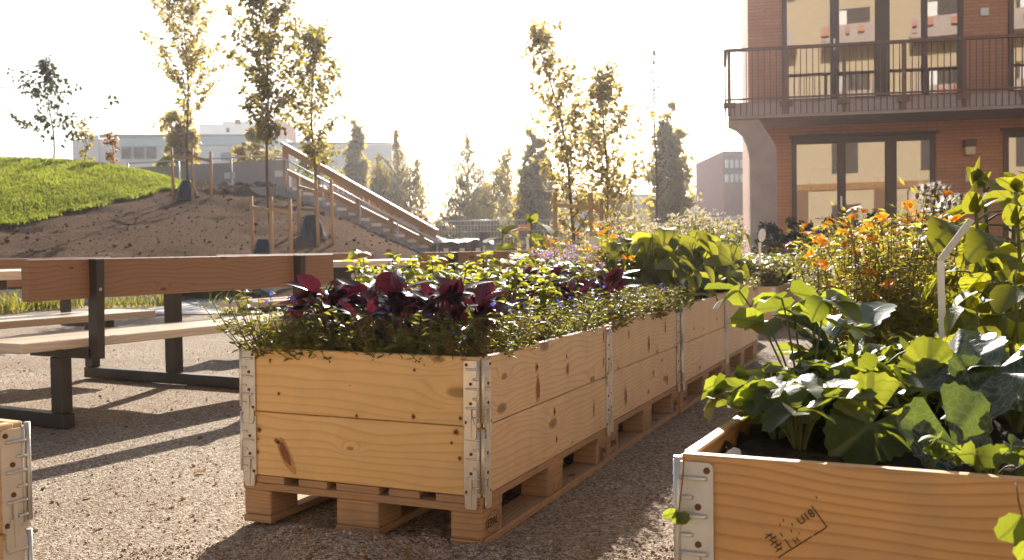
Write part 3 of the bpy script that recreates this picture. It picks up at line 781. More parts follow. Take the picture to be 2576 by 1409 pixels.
def srail(p0, p1, dy, wd, ht, nm, m, p):
    b = MB(); b.bar(lp(*p0, dy), lp(*p1, dy), wd, ht); return b.build(nm, m, p)
srail((1100, 580), (710, 360), 0, .15, .05, 'top_rail', W_RAIL, rl); srail((1098, 591), (714, 372), -.035, .04, .14, 'top_board', W_RAIL, rl)
srail((1090, 617), (718, 430), -.09, .045, .13, 'middle_rail', W_RAIL, rl)
hr = thing('steel_handrail', 'thin pale steel handrail running down the concrete steps', 'handrail', st.location, st.rotation_euler.z)
GALV = plain('galvanised tube', (.55, .55, .54), .4, .5, .6, .08)
b = MB(); b.tube([lp(1106, 612, -.55), lp(714, 399, -.55), lp(690, 397, -.55)], .024, 8); b.build('rail', GALV, hr)
for x in (1100, 1000, 905, 812, 720):
    a = lp(x, 399+(x-714)*.543, -.55); b = MB(); b.tube([a-Vector((0, 0, .85)), a], .02, 8); b.build('post', GALV, hr)
pf = thing('slatted_fence', 'narrow orange timber slat fence on the far side of the steps', 'fence', st.location, st.rotation_euler.z)
b = MB()
for k in range(18): x = 1.5+k*.16; b.box((x, -1.5, x*SLOPE-.35), (x+.10, -1.47, x*SLOPE+.62), None, 2)
b.build('slats', W_RAIL, pf)
b = MB(); b.bar((1.4, -1.455, 1.4*SLOPE+.5), (4.4, -1.455, 4.4*SLOPE+.5), .03, .1); b.build('rail', W_RAIL, pf)
b = MB(); b.box((3.1, -1.62, 1.5), (4.7, -1.54, 1.64)); b.build('cross_board', W_RAIL, pf)

# ------------------------------------------------------------------ hoarding, timber fence and site fence behind the mound
HOARD = plain('mauve grey hoarding cloth', (.42, .375, .37), .8, .25, 0, .08, 1.2, .3, 30)
a = D(325, 455, 30.5); b_ = D(722, 470, 29.0)
hd = thing('site_hoarding', 'grey cloth hoarding along the crest of the soil mound', 'fence', (a.x, a.y, 0), math.atan2(b_.y-a.y, b_.x-a.x))
Lh = (b_.xy-a.xy).length
for k in range(3):
    b = MB(); b.box((k*Lh/3+.03, -.02, 1.6), ((k+1)*Lh/3-.03, .0, 3.42+.02*k)); b.build('panel', HOARD, hd)
for k in range(4):
    b = MB(); b.tube([(k*Lh/3, -.05, 1.5), (k*Lh/3, -.05, 3.56)], .03, 8); b.build('post', GALV, hd)
b = MB(); b.tube([(0, -.05, 3.55), (Lh, -.05, 3.60)], .022, 6); b.build('top_tube', GALV, hd)
for k, x in enumerate((.62, .93)):
    b = MB(); b.box((Lh*x, -.034, 2.98), (Lh*x+.34, -.022, 3.16)); b.build('notice_plate', WHITE, hd)
DWOOD = wood('dark fence boards', (.20, .11, .05), (.11, .06, .03), 50, .7, .7, .2)
a = D(318, 470, 29.3); tf = thing('board_fence', 'dark brown horizontal board fence behind the grass hill', 'fence', (a.x, a.y, 0), .03)
for k in range(6):
    b = MB(); b.box((-.8, 0, 2.1+k*.125), (1.75, .04, 2.1+k*.125+.118)); b.build('board', DWOOD, tf)
for k in range(4):
    b = MB(); b.box((1.77+k*.17, -.01, 2.1), (1.77+k*.17+.15, .03, 2.9), None, 2); b.build('upright_board', W_RAIL, tf)

def mesh_panel_fence():
    y = 44.0; base = float(gz(0, y)); pr = []
    for k in range(7):
        x0 = -3.3+3.45*k
        pr.append((x0, y+.25*k))
    f0 = thing('site_fence_panel', 'galvanised mesh fence panel before the far trees', 'fence panel', (pr[0][0], pr[0][1], base), .07, 'temporary mesh fence panels in front of the parked cars')
    H = 1.42; Wd = 3.4
    b = MB(); b.tube([(0, 0, .12), (0, 0, H), (Wd, 0, H), (Wd, 0, .12), (0, 0, .12)], .032, 6); b.build('frame', GALV, f0)
    b = MB()
    for i in range(1, 24): b.box((i*Wd/24-.006, -.006, .13), (i*Wd/24+.006, .006, H))
    for j in range(1, 5): b.box((0, .007, .13+j*.27), (Wd, .017, .145+j*.27))
    b.build('mesh_infill', GALV, f0)
    b = MB(); b.box((-.3, -.14, -.1), (.3, .14, .12), None, 0, None, 0, .02); b.build('foot_block', CONC, f0)
    for x, y_ in pr[1:]: dup(f0, (x, y_, base), .07)
    return f0
mesh_panel_fence()
sg = D(1312, 573, 43.8)
b = MB(); b.box((-.38, -.02, -.13), (.38, 0, .13)); o = b.build('warning_plate', plain('orange plate', (.75, .25, .02), .5)); o.location = sg; tag(o, 'small orange plate hung on the mesh fence', 'sign')
# ------------------------------------------------------------------ brick house at the right
def brick_mat(name, c1, c2, mortar, sx=.30, sy=.062):
    t = NT(name); uv = t.coord('UV')
    b = t.n('TexBrick'); t.l(uv, b.inputs['Vector']); b.inputs['Scale'].default_value = 1
    b.inputs['Brick Width'].default_value = sx; b.inputs['Row Height'].default_value = sy; b.inputs['Mortar Size'].default_value = .007; b.inputs['Mortar Smooth'].default_value = .3
    b.inputs['Color1'].default_value = (*c1, 1); b.inputs['Color2'].default_value = (*c2, 1); b.inputs['Mortar'].default_value = (*mortar, 1); b.inputs['Bias'].default_value = -.1
    n = t.noise(t.coord(), 3, 5)
    t.col(t.mix(t.math('MULTIPLY', n, .45), b.outputs[0], tuple(x*.7 for x in c1))); t.set(.85, .25); t.bump(b.outputs['Fac'], -.5, .012); return t.m
BRICK = brick_mat('long orange brick', (.60, .315, .195), (.52, .26, .155), (.36, .21, .14))
DFRAME = plain('dark bronze frame', (.10, .07, .062), .45, .5, .3, .1)
RAILM = plain('brown painted railing', (.17, .10, .08), .5, .4, .2, .1)
PLATEM = plain('pale balcony edge', (.50, .42, .41), .7, .3, 0, .1, 3)
COLM = plain('house concrete', (.44, .36, .33), .85, .25, 0, .12, 3, .3, 40)
def glass():
    t = NT('window glass'); t.p.inputs['Base Color'].default_value = (1, 1, 1, 1); t.set(.02, .5)
    t.p.inputs['Transmission Weight'].default_value = 1; t.p.inputs['IOR'].default_value = 1.5; t.p.inputs['Roughness'].default_value = 0
    tr = t.n('BsdfTransparent'); gl = t.n('BsdfGlossy'); gl.inputs['Roughness'].default_value = .01; gl.inputs[0].default_value = (.9, .88, .84, 1)
    tr.inputs[0].default_value = (.80, .80, .76, 1)
    mx = t.n('MixShader'); mx.inputs[0].default_value = .27
    t.l(tr.outputs[0], mx.inputs[1]); t.l(gl.outputs[0], mx.inputs[2]); t.l(mx.outputs[0], t.out.inputs[0]); return t.m
GLASS = glass()
PLASTER = plain('cream room plaster', (.62, .50, .34), .9, .2, 0, .06)
DARKR = plain('dark room things', (.09, .07, .06), .7, .3, 0, .2)
FLOORW = wood('room floor', (.35, .22, .12), (.25, .15, .08), 20)

HO = D(1884, 500, 19.0); HO.z = 0; HRZ = -math.radians(11.6)
hs = thing('brick_house', 'orange brick house with tall windows and a railed balcony filling the right side', 'house', HO, HRZ)
FL = .55; HW = 10.5                   # ground floor level, width
W1 = (.78, 3.28, FL, 2.80); W2 = (4.42, 7.2, FL, 2.80); U1 = (.62, 3.75, 3.42, 5.75); U2 = (4.50, 7.4, 3.42, 5.75)
# wall with openings: laid as strips between the openings
wb = MB()
def brickrect(x0, x1, z0, z1, y0=0, y1=.3):
    wb.box((x0, y0, z0), (x1, y1, z1), None, 0, .5)
xs_ = [0, W1[0], W1[1], W2[0], W2[1], HW]
for x0, x1 in ((0, W1[0]), (W1[1], W2[0]), (W2[1], HW)): brickrect(x0, x1, -.3, 2.80)
for x0, x1 in ((W1[0], W1[1]), (W2[0], W2[1])): brickrect(x0, x1, -.3, FL)
brickrect(0, HW, 2.80, 3.42)
for x0, x1 in ((0, U1[0]), (U1[1], U2[0]), (U2[1], HW)): brickrect(x0, x1, 3.42, 5.75)
brickrect(0, HW, 5.75, 9.0)
wb.build('wall', BRICK, hs)
b = MB(); b.box((0, .302, -.3), (.3, 5, 9), None, 1, .5); b.build('gable_wall', BRICK, hs)
b = MB(); b.box((.3, 4.7, -.3), (HW, 5, 9), None, 0, .5); b.build('back_wall', BRICK, hs)
b = MB(); b.box((HW-.3, .302, -.3), (HW, 4.7, 9), None, 1, .5); b.build('side_wall', BRICK, hs)
b = MB(); b.box((-.1, -.1, 9.002), (HW+.1, 5.1, 9.3)); b.build('roof', COLM, hs)
for z, nm in ((FL, 'ground_floor'), (3.30, 'upper_floor'), (5.95, 'top_floor')):
    b = MB(); b.box((.302, .302, z-.22), (HW-.302, 4.69, z-.005)); b.build(nm, FLOORW if z == FL else PLASTER, hs)
def room(x0, x1, z0, z1, depth=3.4):
    b = MB(); b.box((x0-.3, depth, z0), (x1+.3, depth+.08, z1)); b.box((x0-.38, .31, z0), (x0-.3, depth+.08, z1)); b.box((x1+.3, .31, z0), (x1+.38, depth+.08, z1)); b.box((x0-.3, .31, z1-.06), (x1+.3, depth, z1)); b.build('room_partition', PLASTER, hs)
def window(x0, x1, z0, z1, mull, nm='window'):
    f = MB(); T = .085; y0, y1 = -.03, .06
    f.box((x0, y0, z0), (x0+T, y1, z1), None, 2); f.box((x1-T, y0, z0), (x1, y1, z1), None, 2)
    f.box((x0+T, y0, z1-T-.03), (x1-T, y1, z1)); f.box((x0+T, y0, z0), (x1-T, y1, z0+.10))
    xs = [x0+T]
    for m, wd in mull:
        f.box((m-wd/2, y0-.012, z0+.1), (m+wd/2, y1, z1-T-.03), None, 2); xs += [m-wd/2, m+wd/2]
    xs.append(x1-T)
    w_ = f.build(nm, DFRAME, hs)
    for i in range(0, len(xs), 2):
        p = MB(); p.face([(xs[i], .02, z0+.1), (xs[i+1], .02, z0+.1), (xs[i+1], .02, z1-T-.03), (xs[i], .02, z1-T-.03)]); p.build('pane', GLASS, w_)
    for m, wd in mull[:1]:
        h = MB(); h.box((m-.03, y0-.06, z0+.95), (m+.0, y0-.02, z0+1.16)); h.build('door_handle', GALV, w_)
    l = MB(); l.box((x0-.05, -.07, z1+.002), (x1+.05, -.002, z1+.05)); l.build('lintel_trim', DFRAME, w_)
    return w_
window(*W1, [(1.66, .14), (2.52, .19)]); window(*W2, [(5.3, .14), (6.2, .14)])
window(*U1, [(1.55, .15), (2.38, .24), (3.10, .09)]); window(*U2, [(5.4, .14), (6.3, .14)])
room(W1[0], W1[1], FL, 3.05); room(W2[0], W2[1], FL, 3.05); room(U1[0], U1[1], 3.30, 5.72); room(U2[0], U2[1], 3.30, 5.72)
# things in the rooms
def fur(nm, label, cat, boxes, m, x, y, z):
    b = MB()
    for q in boxes: b.box(q[0], q[1], None, q[2] if len(q) > 2 else 0, None, 0, .006)
    o = b.build(nm, m, hs.parent); o.matrix_world = hs_m @ Matrix.Translation((x, y, z)); return tag(o, label, cat)
hs_m = Matrix.Translation(HO) @ Matrix.Rotation(HRZ, 4, 'Z')
fur('cupboard', 'dark tall cupboard standing inside the house behind the left pane', 'cupboard', [((0, 0, 0), (.7, .5, 1.9)), ((.05, -.02, .1), (.34, 0, 1.8)), ((.36, -.02, .1), (.65, 0, 1.8))], DARKR, 1.35, 2.7, FL)
fur('dining_table', 'wooden dining table seen through the middle pane', 'table', [((0, 0, .70), (1.5, .8, .75)), ((.05, .05, 0), (.12, .12, .7), 2), ((1.38, .05, 0), (1.45, .12, .7), 2), ((.05, .68, 0), (.12, .75, .7), 2), ((1.38, .68, 0), (1.45, .75, .7), 2)], W_RAIL, 1.2, 1.3, FL)
fur('picture_frame', 'dark square picture on the room wall behind the right pane', 'picture', [((0, 0, 0), (.62, .03, .72)), ((.05, -.012, .05), (.57, 0, .67))], DARKR, 2.75, 3.36, FL+1.0)
fur('sideboard', 'pale mint sideboard standing low behind the glass', 'sideboard', [((0, 0, 0), (.7, .35, .42)), ((.03, -.02, .05), (.33, 0, .38)), ((.36, -.02, .05), (.66, 0, .38))], plain('mint paint', (.5, .62, .5), .5), 2.0, .6, FL)
# lamps and boxes on the wall
wl = thing('wall_lamp', 'dark square wall lamp with pale shade between the ground floor windows', 'wall lamp', hs_m @ Vector((3.85, -.004, 2.52)), HRZ)
b = MB(); b.box((-.10, -.12, .02), (.10, 0, .14), None, 0, None, 0, .006); b.build('housing', DFRAME, wl)
b = MB(); b.box((-.085, -.11, -.13), (.085, -.01, .018), None, 0, None, 0, .01); b.build('shade', plain('frosted lamp glass', (.78, .66, .5), .4), wl)
for (x, z, lb) in ((3.85, 1.98, 'small white box on the brick wall below the lamp'), (4.1, 4.92, 'small white box on the upper brick wall beside the balcony door')):
    o = MB(); o.box((-.07, -.05, -.07), (.07, -.003, .07), None, 0, None, 0, .008); q = o.build('vent_cover', WHITE); q.matrix_world = hs_m @ Matrix.Translation((x, 0, z)); tag(q, lb, 'vent')
# balcony
bal = thing('balcony', 'brown railed balcony with pale edge jutting from the brick house', 'balcony', HO, HRZ)
BX0, BX1, BY = -.42, 9.8, -1.48
b = MB(); b.box((BX0+.05, BY+.03, 3.08), (BX1, -.002, 3.27)); b.build('slab', PLATEM, bal)
b = MB(); b.box((BX0+.05, BY+.035, 3.274), (BX1, -.004, 3.30)); b.build('deck', COLM, bal)
b = MB(); b.box((BX0+.06, BY+.04, 3.02), (BX1-.01, -.003, 3.077)); b.build('soffit', COLM, bal)
b = MB(); b.box((BX0, BY-.03, 4.17), (BX1, BY+.03, 4.225)); b.box((BX0-.03, BY+.031, 4.17), (BX0+.03, -.01, 4.225), None, 1); b.build('top_rail', RAILM, bal)
b = MB(); b.box((BX0, BY-.02, 3.335), (BX1, BY+.02, 3.365)); b.box((BX0-.02, BY+.021, 3.335), (BX0+.02, -.01, 3.365), None, 1); b.build('bottom_rail', RAILM, bal)
b = MB(); n = int((BX1-BX0)/.1)
for k in range(n): x = BX0+.05+k*.1; b.box((x-.007, BY-.010, 3.07), (x+.007, BY+.008, 4.169))
b.build('front_bars', RAILM, bal)
b = MB()
for k in range(28): y = BY+.05+k*.05; b.box((BX0-.008, y-.007, 3.06), (BX0+.008, y+.007, 4.169))
b.build('side_bars', RAILM, bal)
for k in range(11):
    x = BX0+.06+k*.95
    b = MB(); b.box((x-.03, BY-.03, 3.07), (x+.03, BY-.011, 4.169)); b.box((x-.1, BY-.028, 3.20), (x+.1, BY-.012, 3.30)); b.build('post', RAILM, bal)
# column with a cranked head under the balcony corner
col = MB()
prof = [(0, -.3), (.46, -.3), (.46, 2.42), (.44, 2.55), (.16, 3.015), (-.36, 3.015), (-.36, 2.93), (-.22, 2.86), (-.12, 2.76), (-.05, 2.62), (-.01, 2.45), (0, 2.25)]
col.prism(prof, (-.02, BY+.12, 0), (1, 0, 0), (0, 0, 1), (0, .42, 0), .5)
c_ = col.build('concrete_column', COLM); c_.matrix_world = hs_m.copy(); tag(c_, 'grey concrete column with cranked head under the balcony corner', 'column')
# flat block across the garden, behind the viewer: what the house windows mirror
OPP = thing('apartment_block', 'tan apartment block mirrored in the house windows, white balconies with red flowers', 'apartment block', (-10, -26, 0), 0)
TAN = plain('tan render', (.50, .40, .27), .85, .2, 0, .06); RED = plain('red blooms', (.50, .22, .15), .7)
b = MB(); b.box((0, -10, -.3), (46, 0, 21)); b.build('wall', TAN, OPP)
b = MB(); b.box((0, .002, -.2), (46, .12, 1.0)); b.build('plinth', DFRAME, OPP)
b = MB(); b.box((0, .002, 4.1), (46, .10, 4.5)); b.build('string_course', plain('brown band', (.32, .17, .07), .8), OPP)
for k in range(9): b = MB(); b.box((3.9+k*5, .002, 1.001), (5.1+k*5, .08, 4.09), None, 2); b.build('brown_panel', plain('brown board', (.20, .11, .06), .8), OPP)
for f in range(5):
    for k in range(9):
        x = 1.5+k*5; z = 1.2+f*3.9
        b = MB(); b.box((x, .002, z), (x+(2.2 if f > 1 else 1.5), .05, z+2.0)); b.build('window', DARKR, OPP)
        if f > 1:
            b = MB(); b.box((x-.5, .06, z-.35), (x+3, 1.5, z-.15)); b.box((x-.5, 1.45, z-.14), (x+3, 1.5, z+.8)); b.build('balcony_front', COLM, OPP)
            b = MB(); b.box((x+.2, .055, z+.2), (x+.9, .09, z+1.9)); b.build('curtain', WHITE, OPP)
            b = MB()
            for q in range(5):
                if rnd.random() < .6: xa = x-.4+q*.68; b.box((xa, 1.51, z+.1+rnd.random()*.2), (xa+rnd.uniform(.15, .5), 1.70, z+.42+rnd.random()*.3))
            b.box((x-.4, 1.51, z-.1), (x-.2, 1.6, z)); b.build('flower_boxes', RED, OPP)

# ------------------------------------------------------------------ far buildings
WREN = plain('white render', (.80, .81, .80), .8, .3, 0, .05, .4); BLUEG = plain('pale blue panel', (.52, .64, .68), .7, .3, 0, .05, .4)
GREYB = plain('grey metal cladding', (.36, .37, .39), .7, .3, 0, .06, .2); RBRICK = plain('dark red brick', (.20, .075, .05), .85, .2, 0, .15, 3); WINM = plain('dark window', (.035, .035, .045), .2, .6)
PWIN = plain('pale window', (.62, .62, .6), .4, .5)
def far_block(nm, label, Y, depth, boxes, rz=0, cat='building'):
    """boxes: (part, material, px0, px1, py_top, py_bottom or None for the ground, front offset)"""
    t = thing(nm, label, cat, (0, Y, 0), 0)
    for part, m, x0, x1, y0, y1, off in boxes:
        a = D(x0, y0, Y-off); c2 = D(x1, y0, Y-off); zb = 0 if y1 is None else D((x0+x1)/2, y1, Y-off).z
        b = MB(); dp = depth if y1 is None else .25
        b.prism([(0, zb), (c2.x-a.x, zb), (c2.x-a.x, c2.z), (0, a.z)], (a.x, -off, 0), (1, 0, 0), (0, 0, 1), (0, dp, 0), .4); b.build(part, m, t)
    return t
wn = [('window', WINM, x, x+22, 371, 399, .4) for x in (305, 337, 368)]+[('window', plain('blue window', (.12, .16, .22), .2, .6), 555, 580, 384, 404, .4)]
far_block('workshop_building', 'long white and pale blue workshop with dark windows behind the grass hill', 95, 14,
          [('wall', WREN, 182, 722, 350, None, 0), ('side_wing', WREN, 212, 246, 340, None, .3), ('upper_panel', BLUEG, 301, 700, 342, 366, .35), ('roof_edge', GREYB, 250, 722, 338, 343, .5)]+wn)
far_block('stepped_hall', 'tall pale building with small windows rising behind the workshop', 120, 20,
          [('wall', WREN, 500, 705, 312, None, 0), ('raised_part', WREN, 560, 640, 306, None, .3), ('chimney', RBRICK, 591, 604, 301, 312, .6), ('window', WINM, 569, 576, 322, 333, .5), ('window', WINM, 560, 567, 342, 357, .5)])
far_block('brown_tower', 'narrow dark brown block behind the middle staked tree', 110, 8, [('wall', RBRICK, 690, 704, 300, None, 0), ('cap', GREYB, 689, 705, 298, 301, .2)])
far_block('pale_block', 'pale flat block behind the timber railing', 90, 12, [('wall', WREN, 704, 985, 362, None, 0), ('roof_edge', GREYB, 704, 985, 358, 363, .3), ('low_panel', BLUEG, 750, 830, 382, 440, .3)])
gx = [('door', WINM, 1288+i*14, 1298+i*14, 520+j*14, 530+j*14, .4) for i in range(3) for j in range(3)]
far_block('grey_warehouse', 'long low grey warehouse across the background', 105, 20,
          [('wall', GREYB, 1255, 2000, 494, None, 0), ('raised_bay', WREN, 1285, 1345, 497, 560, .3), ('cladding_panel', WREN, 1700, 1872, 493, 556, .3), ('roof_box', GREYB, 1410, 1640, 488, 496, .4), ('roof_vent', GREYB, 1772, 1800, 484, 494, .4)]+gx)
bw = [('window', PWIN, 1825+i*12.5, 1833+i*12.5, 402+j*36, 422+j*36, .4) for i in range(4) for j in range(2)]
far_block('brick_office', 'dark red brick office with pale windows left of the house', 80, 12, [('wall', RBRICK, 1820, 2010, 380, None, 0), ('cornice', DFRAME, 1816, 2010, 394, 397, .6), ('cornice', DFRAME, 1816, 2010, 431, 434, .6)]+bw)
# overhead wires
WIRE = plain('dark wire', (.10, .10, .11), .6)
for k, (ya, yb) in enumerate(((112, 205), (203, 266), (212, 275), (255, 311), (264, 322))):
    a = D(-700, ya-52, 120); b_ = D(1500, yb+18, 130); b = MB()
    b.tube([a.lerp(b_, i/30)-Vector((0, 0, 6*(1-(2*i/30-1)**2)*.25)) for i in range(31)], .045, 5); o = b.build('power_line', WIRE)
    tag(o, 'thin overhead wire crossing the sky at the left', 'wire', 'overhead wires in the sky')

# ------------------------------------------------------------------ parked cars, crate, chair
def car(label, px, py, Y, rz, body, first=None):
    p = D(px, py, Y); z0 = float(gz(0, Y))
    t = thing('parked_car', label, 'car', (p.x, Y, z0), rz, 'cars parked behind the mesh fence')
    M_ = plain('car paint', body, .3, .6, .3, .03); GL = WINM; TY = plain('tyre', (.03, .03, .03), .8)
    side = [(-2.1, .35), (2.1, .35), (2.15, .62), (2.0, .86), (1.15, .95), (.55, 1.42), (-.95, 1.45), (-1.75, 1.0), (-2.12, .92)]
    b = MB(); b.prism(side, (0, -.85, 0), (1, 0, 0), (0, 0, 1), (0, 1.7, 0), .5); b.build('body', M_, t)
    b = MB(); gl = [(-1.55, .98), (1.0, .98), (.5, 1.36), (-.9, 1.39)]
    b.prism(gl, (0, -.856, 0), (1, 0, 0), (0, 0, 1), (0, .004, 0)); b.build('side_window', GL, t)
    b = MB(); b.prism([(-.7, 0), (.7, 0), (.6, .58), (-.6, .58)], (1.13, 0, .965), (0, 1, 0), (-.55/.58, 0, .42/.58), (-.0, 0, -.004)); b.build('windscreen', GL, t)
    for x in (-1.3, 1.3):
        for y in (-.83, .83):
            w_ = MB(); w_.tube([(x, y-.1, .32), (x, y+.1, .32)], .32, 16); q = w_.build('wheel', TY, t)
            h = MB(); h.tube([(x, y-.108, .32), (x, y+.108, .32)], .18, 12); h.build('rim', GALV, q)
    for y in (-.62, .62):
        h = MB(); h.box((2.06, y-.17, .62), (2.17, y+.17, .76), None, 0, None, 0, .02); h.build('headlight', PWIN, t)
    return t
car('silver car with sun flashing on its windscreen behind the staked tree', 1415, 575, 56, math.radians(-150), (.55, .56, .58))
car('blue grey car parked left of the columnar tree', 1290, 575, 55, math.radians(-15), (.16, .22, .30))
car('dark car parked behind the orange flowers', 1478, 585, 57, math.radians(80), (.05, .05, .055))
V, Q = grid(np.linspace(-30, 60, 20), np.linspace(47, 68, 12), lambda x, y: gz(x, y)+.03)
link('road', mesh_np('road', V, Q, ASPH, None, None, True), kind='structure')

cr = thing('covered_crate', 'dark wooden crate under a crumpled grey tarpaulin beyond the bench', 'crate', D(1103, 640, 24.0), 0); cr.location.z = .3; cr.scale = (1, 1, .86)
CW = wood('dark crate boards', (.14, .08, .05), (.08, .05, .03), 40)
b = MB()
for k in range(7): b.box((k*.16, 0, 0), (k*.16+.15, .9, .82), None, 2)
b.build('side_boards', CW, cr)
for k in range(3):
    b = MB(); b.box((.12+k*.38, -.012, .5), (.24+k*.38, -.002, .66)); b.build('white_label', WHITE, cr)
xs2 = np.linspace(-.12, 1.3, 30); ys2 = np.linspace(-.15, 1.05, 22)
def tarp(x, y):
    z = .87+.03*np.sin(x*9+y*4)+.025*np.sin(y*11-x*3)+.015*np.sin(x*23)
    return z-.35*(np.maximum(0, -y-.02)+np.maximum(0, x-1.13)+np.maximum(0, -x))
V, Q = grid(xs2, ys2, tarp); o = link('tarpaulin', mesh_np('tarpaulin', V, Q, plain('grey tarpaulin', (.17, .165, .175), .6, .3), None, None, True)); o.location = cr.location; o.scale = (1, 1, .86); tag(o, 'crumpled grey tarpaulin lying over the dark crate', 'tarpaulin')

ch = thing('garden_chair', 'grey shell chair on pale legs standing beyond the bench', 'chair', D(1212, 650, 22), math.radians(200)); ch.location.z = .29; ch.scale = (.68, .8, 1)
SH = plain('grey chair shell', (.11, .105, .13), .45, .5); PL = plain('pale chair leg', (.6, .55, .48), .5)
b = MB(); n = 9
for i in range(n):
    for j in range(6):
        def S(i, j):
            a = (i/n-.5)*1.5; wv = .20*(1-.12*abs(j-3)/3); z = .58+j*.055
            return Vector((math.sin(a)*.24*(1 if 0 < j < 6 else .9), .2+.10*math.cos(a)-.1+.02*j, z))
        b.face([S(i, j), S(i+1, j), S(i+1, j+1), S(i, j+1)], 0, None, 0, True)
b.build('backrest', SH, ch)
b = MB(); b.box((-.22, -.24, .43), (.22, .2, .46), None, 0, None, 0, .012); b.build('seat', SH, ch)
b = MB(); b.box((-.03, .19, .44), (.03, .23, .62)); b.build('back_support', PL, ch)
for x in (-.19, .19):
    for y in (-.2, .17):
        b = MB(); b.tube([(x*1.15, y*1.15, 0), (x, y, .43)], .016, 8); b.build('leg', PL, ch)
# ------------------------------------------------------------------ trees
BARK = plain('young grey brown bark', (.13, .085, .055), .9, .2, 0, .3, 30, .5, 90)
BARKP = plain('pale birch bark', (.33, .29, .25), .9, .2, 0, .35, 12, .4, 40)
L_GOLD = leafmat('golden green leaf', (.11, .105, .02), (.50, .40, .055), .45, .45, .5, .3)
L_OLIVE = leafmat('olive leaf', (.18, .145, .05), (.66, .52, .12), .4, .5, .55, .3)
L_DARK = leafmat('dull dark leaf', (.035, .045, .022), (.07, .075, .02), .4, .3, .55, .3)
L_YEL = leafmat('yellow green leaf', (.11, .12, .02), (.42, .38, .05), .4, .5, .5, .3)
L_BIRCH = leafmat('birch leaf', (.15, .125, .035), (.62, .48, .10), .45, .4, .5, .35)
L_RED = leafmat('reddening leaf', (.17, .09, .03), (.50, .26, .06), .5, .45, .5, .3)
OVAL = blade('oval', 3, .2, .3); LANCE = blade('lance', 2, .2, .3)

def young_tree(name, label, base, H, c0, width, leaf, nb, lm, seed, lean=(0, 0), density=1, group=None, bark=None, rad=.03, asc=.9, weep=0, tuft=0, toff=0):
    """slim tree: c0 crown start (share of H); width(f) reach of the boughs at crown height f"""
    r = random.Random(seed); t = thing(name, label, 'tree', base, 0, group)
    tr = MB(); pts = []; N = 14
    for i in range(N+1):
        f = i/N; pts.append(Vector((lean[0]*f*f*H+.03*math.sin(f*9+seed), lean[1]*f*f*H+.03*math.cos(f*7+seed), f*H)))
    pts[0] = Vector((0, 0, -.15))
    tr.tube(pts, [rad*(1-.85*i/N)+.003 for i in range(N+1)], 8)
    def at(z):
        f = max(0, min(.9999, z/H))*N; i = int(f); return pts[i].lerp(pts[i+1], f-i)
    P = []; A = []; S = []
    def leaves(a, b, n, s):
        d = (b-a)
        for k in range(n):
            q = a.lerp(b, r.random()**.8)
            o = Vector((r.gauss(0, 1), r.gauss(0, 1), r.gauss(-.35-weep*1.5, .7)))
            P.append(q+o*s*.25); A.append(o+d.normalized()*.4); S.append(s*r.uniform(.6, 1.25))
    for k in range(nb):
        f = (k+r.random())/nb; z = H*(c0+(1-c0)*f*.985); a0 = k*2.4+r.uniform(-.4, .4)
        L = width(f)*r.uniform(.55, 1.1)*min(1, (1-f)*2.6+.28); p = at(z); e = asc*r.uniform(.6, 1.25)
        d = Vector((math.cos(a0)*math.cos(e), math.sin(a0)*math.cos(e), math.sin(e)))
        bp = [p]; n = 5
        for i in range(1, n+1):
            g = i/n; bp.append(p+d*L*g/ max(.45, math.cos(e))+Vector((r.gauss(0, .03), r.gauss(0, .03), (.10*L*g*g if not weep else -weep*L*g*g))))
        tr.tube(bp, [max(.0025, rad*.32*(1-.8*i/n)*(1-.5*f)) for i in range(n+1)], 5, cap=False)
        for i in range(1, n+1):
            leaves(bp[i-1], bp[i], int(r.uniform(1.2, 3.2)*density*(1+(i > 2))), leaf)
            for q in range(2 if i > 1 else 1):
                e2 = d.copy(); e2 += Vector((r.gauss(0, .6), r.gauss(0, .6), r.gauss(.15-weep, .4))); e2.normalize()
                tip = bp[i]+e2*L*r.uniform(.15, .38)
                tr.tube([bp[i], tip], [.004, .002], 4, cap=False)
                leaves(bp[i], tip, int(r.uniform(3, 8)*density), leaf)
    for k in range(int(10*density)): leaves(at(H*.93), at(H)+Vector((0, 0, leaf)), 1, leaf)
    if tuft:
        for k in range(tuft): z = H*r.uniform(c0, 1); leaves(at(z), at(z+.2), 4, leaf)
    tr.build('trunk', bark or BARK, t)
    n = len(P); N_ = unit(n); N_[:, 2] = abs(N_[:, 2])+.3
    link('crown', scatter(OVAL, [tuple(p) for p in P], [tuple(a) for a in A], N_, S, lm, 'crown'), t)
    return t

